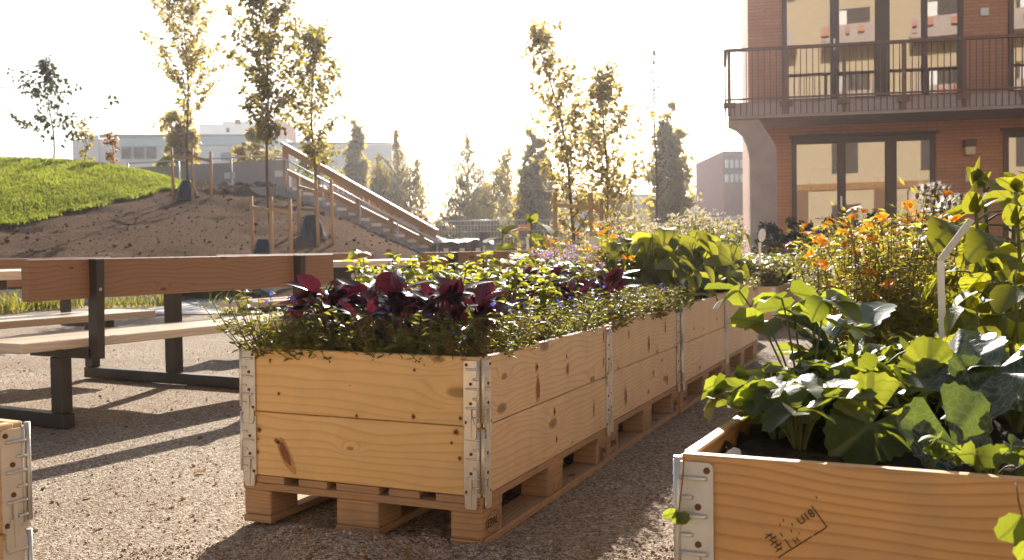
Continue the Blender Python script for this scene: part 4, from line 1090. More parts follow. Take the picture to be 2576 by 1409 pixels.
def bush_tree(name, label, base, H, prof, leaf, n, lm, seed, trunk=True, weep=0, group=None, bark=None, clump=.32, cat='tree', lead=.62):
    """full tree: prof(f) radius at height share f; leaves sit in clumps so that gaps stay open"""
    r = np.random.default_rng(seed); t = thing(name, label, cat, base, 0, group)
    m = MB(); R = max(prof(f/20) for f in range(21))
    if trunk:
        pts = [Vector((.05*math.sin(i*1.3+seed)*i/8, .05*math.cos(i+seed)*i/8, -.3+(H*.9+.3)*i/8)) for i in range(9)]
        m.tube(pts, [max(.015, H*.016*(1-i/9)) for i in range(9)], 8)
    n = int(n*.8); nc = max(24, n//30); per = n//nc
    f = np.clip(r.beta(1.15, 1.25, nc), .03, .985); a = r.uniform(0, 6.283, nc); q = np.sqrt(r.uniform(.12, 1, nc))*r.uniform(.7, 1.2, nc)
    rad = np.array([prof(x) for x in f])*q
    C = np.stack([np.cos(a)*rad, np.sin(a)*rad, f*H], 1)
    if trunk and H > 2.5:                                  # several leaders, each with a point of its own
        m_ = int(r.integers(4, 7)); la = r.uniform(0, 6.283, m_); lr = R*r.uniform(.4*lead, lead, m_); lh = r.uniform(.62+.3*(.62-lead), .93, m_); lr[0] = 0; lh[0] = 1
        w_ = r.integers(0, m_, nc); sc_ = np.where(w_ == 0, .72, .52)
        C[:, :2] *= sc_[:, None]; C[:, 0] += np.cos(la[w_])*lr[w_]*(.4+.6*f); C[:, 1] += np.sin(la[w_])*lr[w_]*(.4+.6*f); C[:, 2] = f**.85*H*lh[w_]
    if trunk:
        for i in range(0, nc, 2):
            c = Vector(C[i]); z = max(.1*H, c.z-.55*math.hypot(c.x, c.y)-.1*H); m.tube([Vector((0, 0, z)), Vector((c.x*.5, c.y*.5, z+(c.z-z)*.6)), c], [H*.0045, H*.003, H*.0012], 5, cap=False)
        m.build('trunk', bark or BARK, t)
    sig = clump*.72*(.35*R+.65*rad[:, None, None])*(.4+.7*r.random((nc, 1, 1)))
    O = r.normal(size=(nc, per, 3))*sig*np.array([1, 1, .8])
    if weep: O[..., 2] = -np.abs(r.exponential(weep, (nc, per))); O[..., :2] *= .55
    P = (C[:, None]+O).reshape(-1, 3); P[:, 2] = np.clip(P[:, 2], .05, H*1.02)
    A = r.normal(size=P.shape); A[:, 2] -= .4+2*(weep > 0); N_ = unit(len(P)); N_[:, 2] = abs(N_[:, 2])
    S = leaf*r.uniform(.6, 1.3, len(P)); rn = np.clip(np.repeat(r.random(nc), per)*.6+r.random(len(P))*.4, 0, 1)
    link('crown', scatter(LANCE if weep else OVAL, P, A, N_, S, lm, 'crown', rn), t)
    return t

STK = []
def stakes(label, base, pix, Y, h):
    """three stakes with cross rails round a young tree"""
    t = thing('tree_stakes', label, 'tree stakes', base, 0, 'timber stakes round the young trees')
    pos = []
    for x, y, dy, hh in pix:
        p = D(x, y, Y+dy); p = Vector((p.x, Y+dy, p.z))-Vector(base)
        pos.append((p, hh)); b = MB(); b.tube([p-Vector((0, 0, .3)), p+Vector((rnd.uniform(-.03, .03), 0, hh))], [.036, .034], 9); b.build('stake', W_STAKE, t)
    for i in (0, 1):
        a, ha = pos[i]; c2, hc = pos[i+1] if i == 0 else pos[2]
        if i == 1: a, ha = pos[1]
        b = MB(); b.bar(a+Vector((0, -.05, ha-.20)), c2+Vector((0, -.05, hc-.24)), .03, .065); b.build('cross_rail', W_STAKE, t)
    b = MB(); b.tube([Vector((0, 0, .95)), pos[1][0]+Vector((0, 0, pos[1][1]-.25))], .018, 6); b.build('tie_strap', BARKP, t)
    return t
BAGM = plain('glossy black plastic', (.012, .012, .016), .22, .6, 0, .1)
def bag(label, p, s):
    n, k = 22, 9; V = []; r = random.Random(int(s*1000))
    for i in range(k+1):
        f = i/k
        for j in range(n):
            a = 2*PI*j/n; w_ = (1-.62*f**1.6)*(1+.10*math.sin(3*a+f*4)+.05*math.sin(7*a-5*f)); V.append((math.cos(a)*w_*s*.62, math.sin(a)*w_*s*.62, f*s*1.15-.05))
    Q = [(i*n+j, i*n+(j+1) % n, (i+1)*n+(j+1) % n, (i+1)*n+j) for i in range(k) for j in range(n)]
    o = link('watering_bag', mesh_np('watering_bag', np.array(V), np.array(Q), BAGM, smooth=True)); o.location = p; return tag(o, label, 'watering bag', 'black watering bags at the young trees')

p1, p2, p3 = hit(476, 500), hit(682, 655), hit(794, 597)
h1 = (p1.z-D(476, -45, p1.y).z)*-1
young_tree('young_tree', 'tallest staked young tree on the mound, its top cut by the picture edge', p1, h1, .38, lambda f: .80*(1-.5*f)*(.6+.8*min(1, f*4)), .105, 40, L_OLIVE, 3, (.0, 0), 1.25, 'staked young trees')
h2 = D(655, -30, p2.y).z-p2.z
young_tree('young_tree', 'staked young tree in front of the hoarding with dense golden top', p2, h2, .42, lambda f: .46*(1-.3*f)*(.7+.8*min(1, f*3)), .092, 42, L_GOLD, 8, (-.012, 0), 1.3, 'staked young trees')
h3 = D(785, 85, p3.y).z-p3.z
young_tree('young_tree', 'staked young tree standing beside the steps with yellow lower leaves', p3, h3, .34, lambda f: .62*(1-.5*f)*(.6+.8*min(1, f*3)), .098, 34, L_GOLD, 12, (0, 0), 1.0, 'staked young trees')
sc1 = FPX/p1.y
stakes('stakes round the tree by the grass edge', p1, [(437, 500, .0, 1.22), (486, 522, -.7, 1.40), (534, 522, -.3, 1.34)], p1.y, 1.3)
stakes('stakes round the tree before the hoarding, feet hidden by the bench', p2, [(639, 655, .2, 1.12), (684, 668, -.6, 1.15), (733, 655, -.1, 1.05)], p2.y, 1.2)
stakes('stakes round the tree beside the steps', p3, [(753, 590, .2, 1.15), (801, 604, -.6, 1.15), (838, 603, -.2, 1.18)], p3.y, 1.2)
bag('black watering bag at the foot of the tree by the grass edge', p1+Vector((-.02, -.1, 0)), .42)
bag('black watering bag at the foot of the tree beside the steps', p3+Vector((-.06, -.1, 0)), .42)
bag('black watering bag at the foot of the tree before the hoarding', p2+Vector((-.1, -.1, 0)), .36)

# hill top
q = D(135, 402, 28.5); q.z = float(mound(q.x, q.y, False))
hq = D(100, 150, 28.5).z-q.z
young_tree('thin_tree', 'sparse thin tree with drooping dark leaves on top of the grass hill', q, hq, .18, lambda f: 1.35*(1-.75*f), .14, 24, L_DARK, 5, (-.05, 0), .5, weep=.25, rad=.022, asc=.75)
for (x, y0, y1, lb, sd) in ((216, 412, 315, 'slim sapling with rusty leaves on the grass hill', 3), (282, 416, 338, 'short sapling with orange tip leaves on the grass hill', 9)):
    b_ = D(x, y0, 28.0); b_.z = float(mound(b_.x, b_.y, False)); young_tree('sapling', lb, b_, D(x, y1, 28.0).z-b_.z, .05, lambda f: .20, .10, 8, L_RED if sd == 9 else L_GOLD, sd, (0, 0), .55, rad=.012)
def scl(y0, y1, x, Y): return D(x, y0, Y).z-D(x, y1, Y).z
def bg(name, label, x, y_top, y_bot, Y, prof, leaf, n, lm, seed, **k):
    b_ = D(x, y_bot, Y); b_.z = max(b_.z, float(gz(0, Y))-.1) if k.pop('ground', False) else b_.z
    b_.z = min(b_.z, D(x, y_bot, Y).z)
    return bush_tree(name, label, b_, D(x, y_top, Y).z-b_.z, prof, leaf, n, lm, seed, **k)
W = lambda px, Y: px*Y/FPX*1.12
Y = 38; bg('round_tree', 'dense dark rounded tree behind the tree by the grass edge', 456, 268, 440, Y, lambda f: W(46, Y)*min(1, (1.02-f)*4)**.6*min(1, .55+f*2), .17, 3600, L_OLIVE, 4, clump=.22)
Y = 34; bg('shrub', 'small yellow green shrub at the foot of the dark rounded tree', 420, 392, 425, Y, lambda f: W(24, Y)*math.sqrt(max(.05, 1-f)), .12, 500, L_YEL, 6, trunk=False, cat='shrub')
Y = 33; bg('willow_bush', 'loose pale green bushy tree behind the hoarding', 640, 322, 440, Y, lambda f: W(48, Y)*min(1, (1.02-f)*2)**.7*min(1, .5+f*2), .13, 1700, L_BIRCH, 14, clump=.25)
Y = 34; bg('willow_bush', 'loose bushy tree top between the hoarding and the stairs', 800, 350, 470, Y, lambda f: W(60, Y)*min(1, (1.02-f)*2)**.7, .12, 1200, L_YEL, 24, clump=.25)
Y = 60; bg('poplar_tree', 'tall narrow tree right of the stair top', 905, 286, 640, Y, lambda f: W(42, Y)*min(1, (1.01-f)*3.2)**.65*min(1, .55+f*1.5), .26, 8500, L_OLIVE, 31, clump=.2, lead=.4)
Y = 54; bg('weeping_birch', 'weeping birch with hanging strands behind the stair rail', 1003, 316, 640, Y, lambda f: W(94, Y)*min(1, (1.0-f)*1.5+.04)*min(1, .7+f)*(1+.22*math.sin(f*13)), .26, 12000, L_BIRCH, 32, weep=1.1, bark=BARKP, clump=.2)
Y = 52; bg('birch_tree', 'broad loose birch in the middle of the background', 1180, 330, 640, Y, lambda f: W(165, Y)*min(1, (1.0-f)*1.45+.0)**1.1*(1+.2*math.sin(f*17)), .24, 14000, L_BIRCH, 33, weep=.55, bark=BARKP, clump=.17)
Y = 46; bg('hornbeam', 'upright narrow tree left of the flaring young tree', 1345, 318, 640, Y, lambda f: W(66, Y)*min(1, (1.0-f)*2.1+.03)**.75*min(1, .72+f), .22, 10000, L_OLIVE, 34, clump=.19, lead=.28)
Y = 44; bg('hornbeam', 'upright narrow tree beside the thin bare tree', 1690, 254, 640, Y, lambda f: W(66, Y)*min(1, (1.0-f)*1.9+.03)**.75*min(1, .75+f), .22, 11000, L_OLIVE, 35, clump=.19, lead=.26)
Y = 50; bg('weeping_birch', 'birch filling behind the two young staked trees', 1548, 430, 640, Y, lambda f: W(88, Y)*min(1, (1.0-f)*1.6+.05), .22, 5000, L_BIRCH, 36, weep=.9, bark=BARKP, clump=.2)
Y = 62; bg('shrub', 'low leafy bush beside the far warehouse wall', 1650, 520, 640, Y, lambda f: W(60, Y)*math.sqrt(max(.05, 1-f)), .25, 1500, L_BIRCH, 37, trunk=False, cat='shrub')
for k, (x, y, wpx, lb) in enumerate(((1770, 470, 40, 'rounded far tree over the warehouse roof'), (1850, 458, 42, 'far tree before the brick office'))):
    Y = 122; bg('far_tree', lb, x, y, 545, Y, lambda f: W(wpx, Y)*math.sqrt(max(.04, 1-(f-.35)**2*2.2)), .3, 2200, L_YEL, 40+k)
for k, (x, y, wpx) in enumerate(((1130, 545, 70), (1390, 555, 40), (1240, 560, 46), (1875, 545, 26), (1050, 540, 40))):
    Y = 48; bg('hedge_shrub', ['shrub under the broad birch', 'shrub right of the upright tree', 'shrub behind the orange plate', 'small shrub at the house corner', 'shrub behind the stair foot'][k], x, y, 640, Y, lambda f: W(wpx, Y)*math.sqrt(max(.05, 1-f*f)), .2, 1500, L_OLIVE if k % 2 else L_BIRCH, 50+k, trunk=False, cat='shrub')

# the staked pair in the middle and the thin one
L_TULIP = leafmat('pale sunlit leaf', (.16, .135, .04), (.66, .52, .14), .35, .5, .5, .35)
g1 = D(1452, 640, 16.5); g1.z = float(gz(0, 16.5)); g2 = D(1528, 640, 17.5); g2.z = float(gz(0, 17.5)); g3 = D(1652, 640, 24); g3.z = float(gz(0, 24))
young_tree('young_tree', 'leaning staked young tree with big pale leaves, tallest in the middle', g1, D(1365, 78, 16.5).z-g1.z, .2, lambda f: .58*(1-.35*f)*(1 if f > .1 else .6), .10, 38, L_TULIP, 15, (-.145, 0), .85, 'staked young trees')
young_tree('young_tree', 'staked young tree with two tops and big pale leaves', g2, D(1515, 186, 17.5).z-g2.z, .16, lambda f: .85*(1-.5*f), .10, 40, L_TULIP, 16, (-.01, 0), .9, 'staked young trees')
young_tree('thin_tree', 'very thin nearly bare tree beside the upright narrow tree', g3, D(1640, 122, 24).z-g3.z, .3, lambda f: .34*(1-.6*f), .045, 36, L_DARK, 17, (-.004, 0), .5, rad=.028, asc=1.15)
stakes('stakes round the leaning young tree in the middle', g1, [(1395, 640, .0, 1.0), (1490, 640, -.4, .98), (1514, 640, .3, .92)], 16.5, 1.2)
# shrubs under the house windows
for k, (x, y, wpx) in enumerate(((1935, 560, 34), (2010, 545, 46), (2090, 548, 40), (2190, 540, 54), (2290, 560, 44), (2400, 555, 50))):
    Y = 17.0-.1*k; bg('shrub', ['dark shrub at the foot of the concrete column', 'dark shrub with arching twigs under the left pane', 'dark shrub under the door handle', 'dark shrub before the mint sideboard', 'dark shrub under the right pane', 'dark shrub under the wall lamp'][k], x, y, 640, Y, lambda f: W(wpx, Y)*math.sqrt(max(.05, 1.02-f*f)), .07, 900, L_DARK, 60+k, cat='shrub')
pl_ = D(2284, 600, 15.5); pt = thing('garden_pole', 'thin pale pole with a short hooked arm before the house', 'pole', (pl_.x, 15.5, .3), 0)
b = MB(); b.tube([(0, 0, -.3), (0, 0, 1.32)], .012, 8); b.build('pole', GALV, pt)
b = MB(); b.tube([(0, 0, 1.31), (.03, 0, 1.36), (.12, 0, 1.38)], .014, 8); b.build('arm', GALV, pt)

# tufts of grass before the low walls
def tuft(label, x, y, h, n, flowers=0):
    p = G(x, y, 0); p.z = float(gz(p.x, p.y)); t = thing('grass_tuft', label, 'grass tuft', p, 0, 'grass tufts by the low concrete walls')
    a = rng.uniform(0, 6.28, n); r_ = rng.random(n)**.7*h*.45
    link('blades', blades(np.stack([np.cos(a)*r_*1.6, np.sin(a)*r_*.6, 0*a], 1), h*.4, h, 'blades', .45, .006, L_YEL), t)
    if flowers:
        P = np.stack([rng.normal(size=flowers)*h*.4, rng.normal(size=flowers)*h*.2, rng.uniform(.4, 1, flowers)*h], 1)
        link('blossoms', scatter(blade('round', 2, 0, 0), np.repeat(P, 5, 0), unit(flowers*5), unit(flowers*5), np.full(flowers*5, .022), leafmat('white bloom', (.7, .7, .66), (.6, .6, .55), .1, .4), 'blooms'), t)
for x, y, h, n, f in ((20, 800, .5, 260, 0), (70, 795, .42, 240, 6), (130, 792, .46, 260, 8), (178, 790, .38, 160, 0), (262, 790, .25, 100, 5), (300, 788, .3, 90, 6), (345, 788, .34, 90, 4), (385, 787, .36, 90, 0), (408, 787, .42, 110, 0), (528, 790, .40, 40, 0), (575, 800, .24, 120, 8), (610, 800, .32, 160, 6), (860, 765, .35, 120, 0), (900, 760, .4, 160, 0), (960, 755, .4, 160, 0), (1010, 750, .4, 160, 0)):
    n = int(n*.45); h *= .72 if x < 500 else .8
    tuft('tuft of sunlit yellow green grass growing before the low concrete walls', x, y, h, n, f)
# ------------------------------------------------------------------ planter plants
L_LOB = leafmat('fine trailing leaf', (.085, .095, .022), (.36, .33, .04), .5, .5, .5, .3, dead=(.16, .075, .025))
L_AMA = leafmat('purple beet leaf', (.036, .014, .030), (.075, .008, .016), .7, .34, .32, .6, vein=.5)
L_BALM = leafmat('bright balm leaf', (.10, .13, .018), (.52, .50, .04), .3, .55, .45, .35, vein=.3)
L_MAR = leafmat('marigold leaf', (.10, .105, .022), (.48, .42, .05), .5, .5, .45, .35, dead=(.16, .08, .03))
L_BEAN = leafmat('broad bean leaf', (.055, .070, .020), (.42, .40, .035), .5, .5, .42, .4, vein=.9)
L_STRAW = leafmat('strawberry leaf', (.040, .060, .016), (.38, .42, .03), .45, .48, .42, .4, vein=.9)
L_SQ = leafmat('squash leaf', (.052, .070, .018), (.42, .44, .03), .35, .5, .45, .35, vein=1)
L_SQS = leafmat('silver marked squash leaf', (.040, .060, .022), (.16, .21, .03), .3, .4, .42, .45, vein=.45, silver=.4)
L_SUN = leafmat('sunflower leaf', (.055, .074, .016), (.46, .44, .03), .45, .5, .5, .22, vein=1)
L_BLUE = leafmat('blue green cabbage leaf', (.07, .10, .085), (.18, .24, .10), .25, .35, .4, .5, vein=.6)
PET_B = leafmat('blue petal', (.09, .11, .55), (.12, .14, .6), .25, .4, .5, .3)
PET_O = leafmat('orange petal', (.80, .27, .015), (.88, .38, .02), .35, .45, .5, .3)
PET_Y = leafmat('yellow petal', (.80, .42, .02), (.85, .5, .02), .2, .45, .5, .3)
PET_L = leafmat('lilac petal', (.45, .34, .50), (.45, .33, .5), .25, .4, .6, .2)
PET_W = leafmat('off white floret', (.62, .56, .46), (.60, .5, .38), .2, .45, .6, .2)
HAIR = leafmat('silver hairs', (.75, .73, .70), (.7, .68, .62), .1, .5, .5, .3)
STEM = plain('green stem', (.12, .135, .035), .6, .3, 0, .25, 20)
STEMB = plain('brown red stem', (.20, .085, .035), .6, .3, 0, .25, 20)
STEMM = plain('marigold stem', (.20, .15, .05), .6, .3, 0, .3, 20)
STEMR = plain('beet red stem', (.22, .02, .03), .5, .4, 0, .2, 20)
B_OV = blade('oval', 5, .25, .35, .10); B_LA = blade('lance', 3, .25, .35); B_ND = blade('needle', 2, .2, .2); B_HE = blade('heart', 8, .22, .45, .03); B_RD = blade('round', 6, .3, .25, .07); B_AM = blade('beet', 7, .35, .55, .05); B_PT = blade('round', 2, .1, .25)
def lobed(lobes=5, amp=.16, n=50, cup=.12, seed=0, teeth=.03):
    r = np.random.default_rng(seed); V = [(0, .42, 0)]; U = [(0, 0)]; Q = []; rings = (.33, .66, 1)
    for j, q in enumerate(rings):
        for i in range(n+1):
            a = -PI*.93+2*PI*.93*i/n
            lb = math.cos(a*lobes/(2*.93)*.96); R = .52*(1+amp*lb*(q > .5)+teeth*(1 if i % 2 else -1)*(q == 1))*(1-.10*abs(a)/PI)
            x, y = math.sin(a)*R*q, .42+math.cos(a)*R*q
            z = cup*q*q*.5+.05*q*math.sin(a*lobes*1.05+seed)+.025*q*math.sin(a*11+seed)-.18*max(0, y-.5)**2
            V.append((x, y, z))
            k = abs(((a*lobes/(2*PI*.93)) % 1)-.5)*2; U.append((min(k, 1-k)*q*.55 if False else abs(((a*lobes/(2*PI*.93)+.5) % 1)-.5)*q*.6, q))
    for i in range(n): Q.append((0, 1+i, 2+i, 2+i))
    for j in range(2):
        for i in range(n):
            b = 1+j*(n+1)+i; c = b+n+1; Q.append((b, c, c+1, b+1))
    return np.array(V, float), np.array(Q), np.array(U, float)
def lobed_mesh(name, items, mat, seed):
    """items: (foot, axis, normal, size); quads with a doubled corner at the hub are written as triangles"""
    V, Q, U = lobed(seed=seed); me_v = []; fs = []; uv = []; rr = []
    for k, (p, a, n_, s) in enumerate(items):
        a = Vector(a).normalized(); x = a.cross(Vector(n_)).normalized(); z = x.cross(a); b = len(me_v)
        V2 = lobed(seed=seed+k*3, amp=.12+.08*rng.random(), cup=rng.uniform(-.05, .3))[0]
        me_v += [tuple(Vector(p)+(x*v[0]+a*v[1]+z*v[2])*s) for v in V2]; r = rng.random()
        for q in Q:
            q = tuple(dict.fromkeys(int(i) for i in q)); fs.append(tuple(i+b for i in q)); uv += [tuple(U[i]) for i in q]; rr.append(r)
    me = bpy.data.meshes.new(name); me.from_pydata(me_v, [], fs)
    t = me.attributes.new('rnd', 'FLOAT', 'FACE'); t.data.foreach_set('value', np.array(rr, np.float32))
    l = me.uv_layers.new(name='UVMap'); l.data.foreach_set('uv', np.array(uv, np.float32).ravel())
    me.polygons.foreach_set('use_smooth', np.ones(len(fs), bool)); me.materials.append(mat); me.update(); return me

class Plant:
    def __init__(s, seed): s.r = random.Random(seed); s.st = MB(); s.P = []; s.A = []; s.N = []; s.S = []; s.fl = []
    def stem(s, pts, r0, r1, n=5): s.st.tube(pts, [r0+(r1-r0)*i/(len(pts)-1) for i in range(len(pts))], n, cap=False)
    def leaf(s, p, a, n, sz): s.P.append(tuple(p)); s.A.append(tuple(a)); s.N.append(tuple(n)); s.S.append(sz)
    def curve(s, a, b, sag=0, n=4):
        a = Vector(a); b = Vector(b); return [a.lerp(b, i/n)+Vector((0, 0, sag*4*(i/n)*(1-i/n))) for i in range(n+1)]
    def meshes(s, tm, lm, sm, name='leaves'):
        out = [('stems', s.st.mesh('stems', sm))] if s.st.f else []
        if s.P: out.append((name, scatter(tm, s.P, s.A, s.N, s.S, lm, name)))
        return out
    def bloom(s, p, up, r, n, m, nm='flower', cup=.3, ctr=None):
        up = Vector(up).normalized(); x = up.orthogonal().normalized(); y = up.cross(x); P = []; A = []; N = []; S = []
        for k in range(n):
            a = 2*PI*k/n+s.r.random()*.3; d = x*math.cos(a)+y*math.sin(a)+up*cup*s.r.uniform(.5, 1.6)
            P.append(tuple(p)); A.append(tuple(d)); N.append(tuple(up)); S.append(r*s.r.uniform(.8, 1.2))
        s.fl.append((P, A, N, S))
    def flowers(s, tm, m, name='flowers', cap=100):
        if not s.fl: return []
        if name == 'flowers': return [('flower', scatter(tm, *f, m, 'flower')) for f in s.fl]
        cat = [sum((f[i] for f in s.fl), []) for i in range(4)]
        return [(name, scatter(tm, *cat, m, name))]
def rv(r, z=0): a = r.uniform(0, 2*PI); return Vector((math.cos(a), math.sin(a), z))

def mk_lobelia(seed, h=.145, sp=.125, n=46, flowers=3):
    p = Plant(seed); r = p.r
    for k in range(n):
        d = rv(r); b = d*r.random()*.05; t = b+d*sp*r.random()**.6+Vector((0, 0, h*r.uniform(.35, 1.1)))
        c = p.curve(b, t, -.02); p.stem(c, .0016, .0008, 4)
        for q in range(13):
            f = r.random(); i = min(3, int(f*4)); o = c[i].lerp(c[i+1], f*4-i); a = rv(r, r.uniform(-.2, .9)); p.leaf(o, a, rv(r, 1.2), r.uniform(.014, .034))
    for k in range(flowers):
        d = rv(r); q = d*sp*r.random()+Vector((0, 0, h*r.uniform(.55, 1.1))); p.bloom(q, d+Vector((0, -.6, .5)), .007, 5, PET_B)
    return p.meshes(B_LA, L_LOB, STEMB if seed % 2 else STEM)+p.flowers(B_PT, PET_B, 'blossoms')
def mk_amaranth(seed, h=.125, n=21, s=.078):
    p = Plant(seed); r = p.r
    for k in range(n):
        d = rv(r); f = r.random(); t = d*.05*(1.2-f)+Vector((0, 0, h*(.35+.75*f))); p.stem(p.curve((0, 0, 0), t), .0035, .002, 5)
        p.leaf(t, d*r.uniform(.5, 1)+Vector((0, 0, r.uniform(.15, 1.3))), Vector((0, 0, 1))+rv(r)*.6, s*r.uniform(.7, 1.25))
    return p.meshes(B_AM, L_AMA, STEMR)
def mk_balm(seed, h=.24, n=15, sp=.12, s=.045, lm=None, whorl=5):
    p = Plant(seed); r = p.r
    for k in range(n):
        d = rv(r); t = d*sp*r.random()**.5+Vector((0, 0, h*r.uniform(.6, 1.1))); c = p.curve(d*.02, t, -.01); p.stem(c, .002, .0012, 4)
        for q in range(whorl):
            f = .25+.75*q/(whorl-1); i = min(3, int(f*3.99)); o = c[i].lerp(c[i+1], min(1, f*4-i)); a0 = r.uniform(0, 6)
            for e in range(4 if q == whorl-1 else 3):
                a = Vector((math.cos(a0+e*1.8), math.sin(a0+e*1.8), r.uniform(-.15, .5))); p.leaf(o, a, Vector((0, 0, 1))+rv(r)*.45, s*r.uniform(.6, 1.2)*(1 if q < whorl-1 else .8))
    return p.meshes(B_OV, lm or L_BALM, STEM)
def mk_marigold(seed, h=.34, sp=.135, n=22, flowers=10, m=None, fr=.018, dense=62):
    p = Plant(seed); r = p.r
    for k in range(n):
        d = rv(r); t = d*sp*r.random()**.6+Vector((0, 0, h*r.uniform(.45, 1.08))); c = p.curve(d*.015, t, -.02); p.stem(c, .0018, .0009, 4)
        for q in range(dense):
            f = .12+.88*r.random(); i = min(3, int(f*3.99)); o = c[i].lerp(c[i+1], min(1, f*4-i)); a = rv(r, r.uniform(-.3, .8)); o2 = o+a*r.uniform(0, .045); p.leaf(o2, a+rv(r, .2)*.7, rv(r, 1), r.uniform(.014, .027))
        if k < flowers: p.bloom(t+Vector((0, 0, .01)), Vector((0, -.35, 1))+rv(r)*.6, fr, 7, m)
    return p.meshes(blade('lance', 2, .2, .2), L_MAR, STEMM)+p.flowers(B_PT, m or PET_O)
def mk_bean(seed, h=.34, n=26, sp=.16, s=.125, lm=None):
    p = Plant(seed); r = p.r
    for k in range(n):
        d = rv(r); f = r.random(); t = d*sp*r.random()**.5+Vector((0, 0, h*(.2+.85*f))); p.stem(p.curve(d*.02, t, .02), .004, .0022, 5)
        a = d*r.uniform(.5, 1)+Vector((0, 0, r.uniform(-1.1, .25))); p.leaf(t, a, Vector((0, 0, 1))*r.uniform(.3, 1.1)+d*.6+rv(r)*.3, s*r.uniform(.65, 1.2))
    return p.meshes(B_HE, lm or L_BEAN, STEM)
def mk_straw(seed, n=12, h=.095, s=.055):
    p = Plant(seed); r = p.r; H = []
    for k in range(n):
        d = rv(r); t = d*r.uniform(.03, .13)+Vector((0, 0, h*r.uniform(.35, 1.15))); p.stem(p.curve(d*.01, t, .02), .0022, .0016, 5)
        up = Vector((0, 0, 1))*r.uniform(.35, 1)+d*r.uniform(-.2, .6)+rv(r)*.3
        for e in (-1.25, 0, 1.25):
            a = Matrix.Rotation(e, 3, 'Z') @ d; p.leaf(t, a+Vector((0, 0, r.uniform(-.35, .35))), up, s*r.uniform(.8, 1.15))
    return p.meshes(B_RD, L_STRAW, STEM)
def mk_squash(seed, n=6, h=.17, s=.17, lm=None):
    p = Plant(seed); r = p.r; it = []
    for k in range(n):
        d = rv(r); t = d*r.uniform(.02, .16)+Vector((0, 0, h*r.uniform(.5, 1.15))); p.stem(p.curve((0, 0, 0), t, .03), .007, .005, 7)
        it.append((t, d+Vector((0, 0, r.uniform(-.8, .1))), Vector((0, 0, .8))+d*r.uniform(.1, .9)+rv(r)*.3, s*r.uniform(.7, 1.15)))
    return [('stems', p.st.mesh('stems', STEM)), ('leaves', lobed_mesh('leaves', it, lm or L_SQ, seed))]
def mk_sun(seed, h=.5, n=9, s=.19):
    p = Plant(seed); r = p.r; top = Vector((r.uniform(-.04, .04), r.uniform(-.04, .04), h)); c = p.curve((0, 0, 0), top, 0, 6); p.stem(c, .008, .005, 8)
    for k in range(n):
        f = .22+.78*(k+.5)/n; i = min(5, int(f*5.99)); o = c[i].lerp(c[i+1], min(1, f*6-i)); a0 = k*2.4+r.uniform(-.3, .3); d = Vector((math.cos(a0), math.sin(a0), .35)); q = o+d*r.uniform(.04, .09)
        p.stem([o, o.lerp(q, .5)+Vector((0, 0, .01)), q], .0035, .0028, 5); p.leaf(q, Vector((d.x, d.y, r.uniform(-.9, .0))), Vector((0, 0, 1))+d*.3+rv(r)*.25, s*r.uniform(.7, 1.15)*(1.12-.2*f))
    for k in range(4): p.leaf(top, rv(r, 1.2), rv(r, .5), s*.38)
    return p.meshes(B_HE, L_SUN, STEM)
def mk_borage(seed, h=.5, n=4):
    p = Plant(seed); r = p.r; HP = []; HA = []; bps = []
    for k in range(n):
        d = rv(r); t = d*.05+Vector((0, 0, h*r.uniform(.7, 1.02))); c = p.curve((0, 0, 0), t, -.01, 5); p.stem(c, .005, .003, 6)
        for q in range(4): f = r.uniform(.15, .85); o = c[0].lerp(c[-1], f); a = rv(r, .2); p.leaf(o, a, Vector((0, 0, 1))+rv(r)*.4, r.uniform(.05, .09))
        for q in range(7):
            o = t+Vector((r.gauss(0, .026), r.gauss(0, .026), r.gauss(-.01, .02))); p.stem([t-Vector((0, 0, .03)), o], .0018, .0014, 4)
            bp = MB(); bps.append(bp); bp.tube([o, o+Vector((0, 0, -.008)), o+Vector((0, 0, -.018))], [.004, .0065, .001], 6, sm=True)
            for e in range(80): v = rv(r, r.uniform(-1, 1)).normalized(); HP.append(tuple(o+Vector((0, 0, -.009))+v*.005)); HA.append(tuple(v))
        for e in range(130): f = r.random(); v = rv(r, .1); HP.append(tuple(c[0].lerp(c[-1], f)+v*.003)); HA.append(tuple(v))
    HP = np.array(HP); HA = np.array(HA)
    return p.meshes(B_OV, L_BALM, STEM)+[('bud', bp.mesh('bud', STEMB)) for bp in bps]+[('hairs', scatter(blade('needle', 1, 0, 0), HP, HA, unit(len(HP)), rng.uniform(.010, .020, len(HP)), HAIR, 'hairs'))]
def mk_blue(seed, n=7, h=.12, s=.13):
    p = Plant(seed); r = p.r
    for k in range(n): d = rv(r); t = d*.03+Vector((0, 0, h*r.uniform(.4, 1))); p.stem(p.curve((0, 0, 0), t), .004, .003, 5); p.leaf(t, d*.7+Vector((0, 0, r.uniform(.3, 1.3))), d*-.4+Vector((0, 0, 1)), s*r.uniform(.7, 1.2))
    return p.meshes(blade('oval', 10, .3, .35, .12), L_BLUE, STEM)
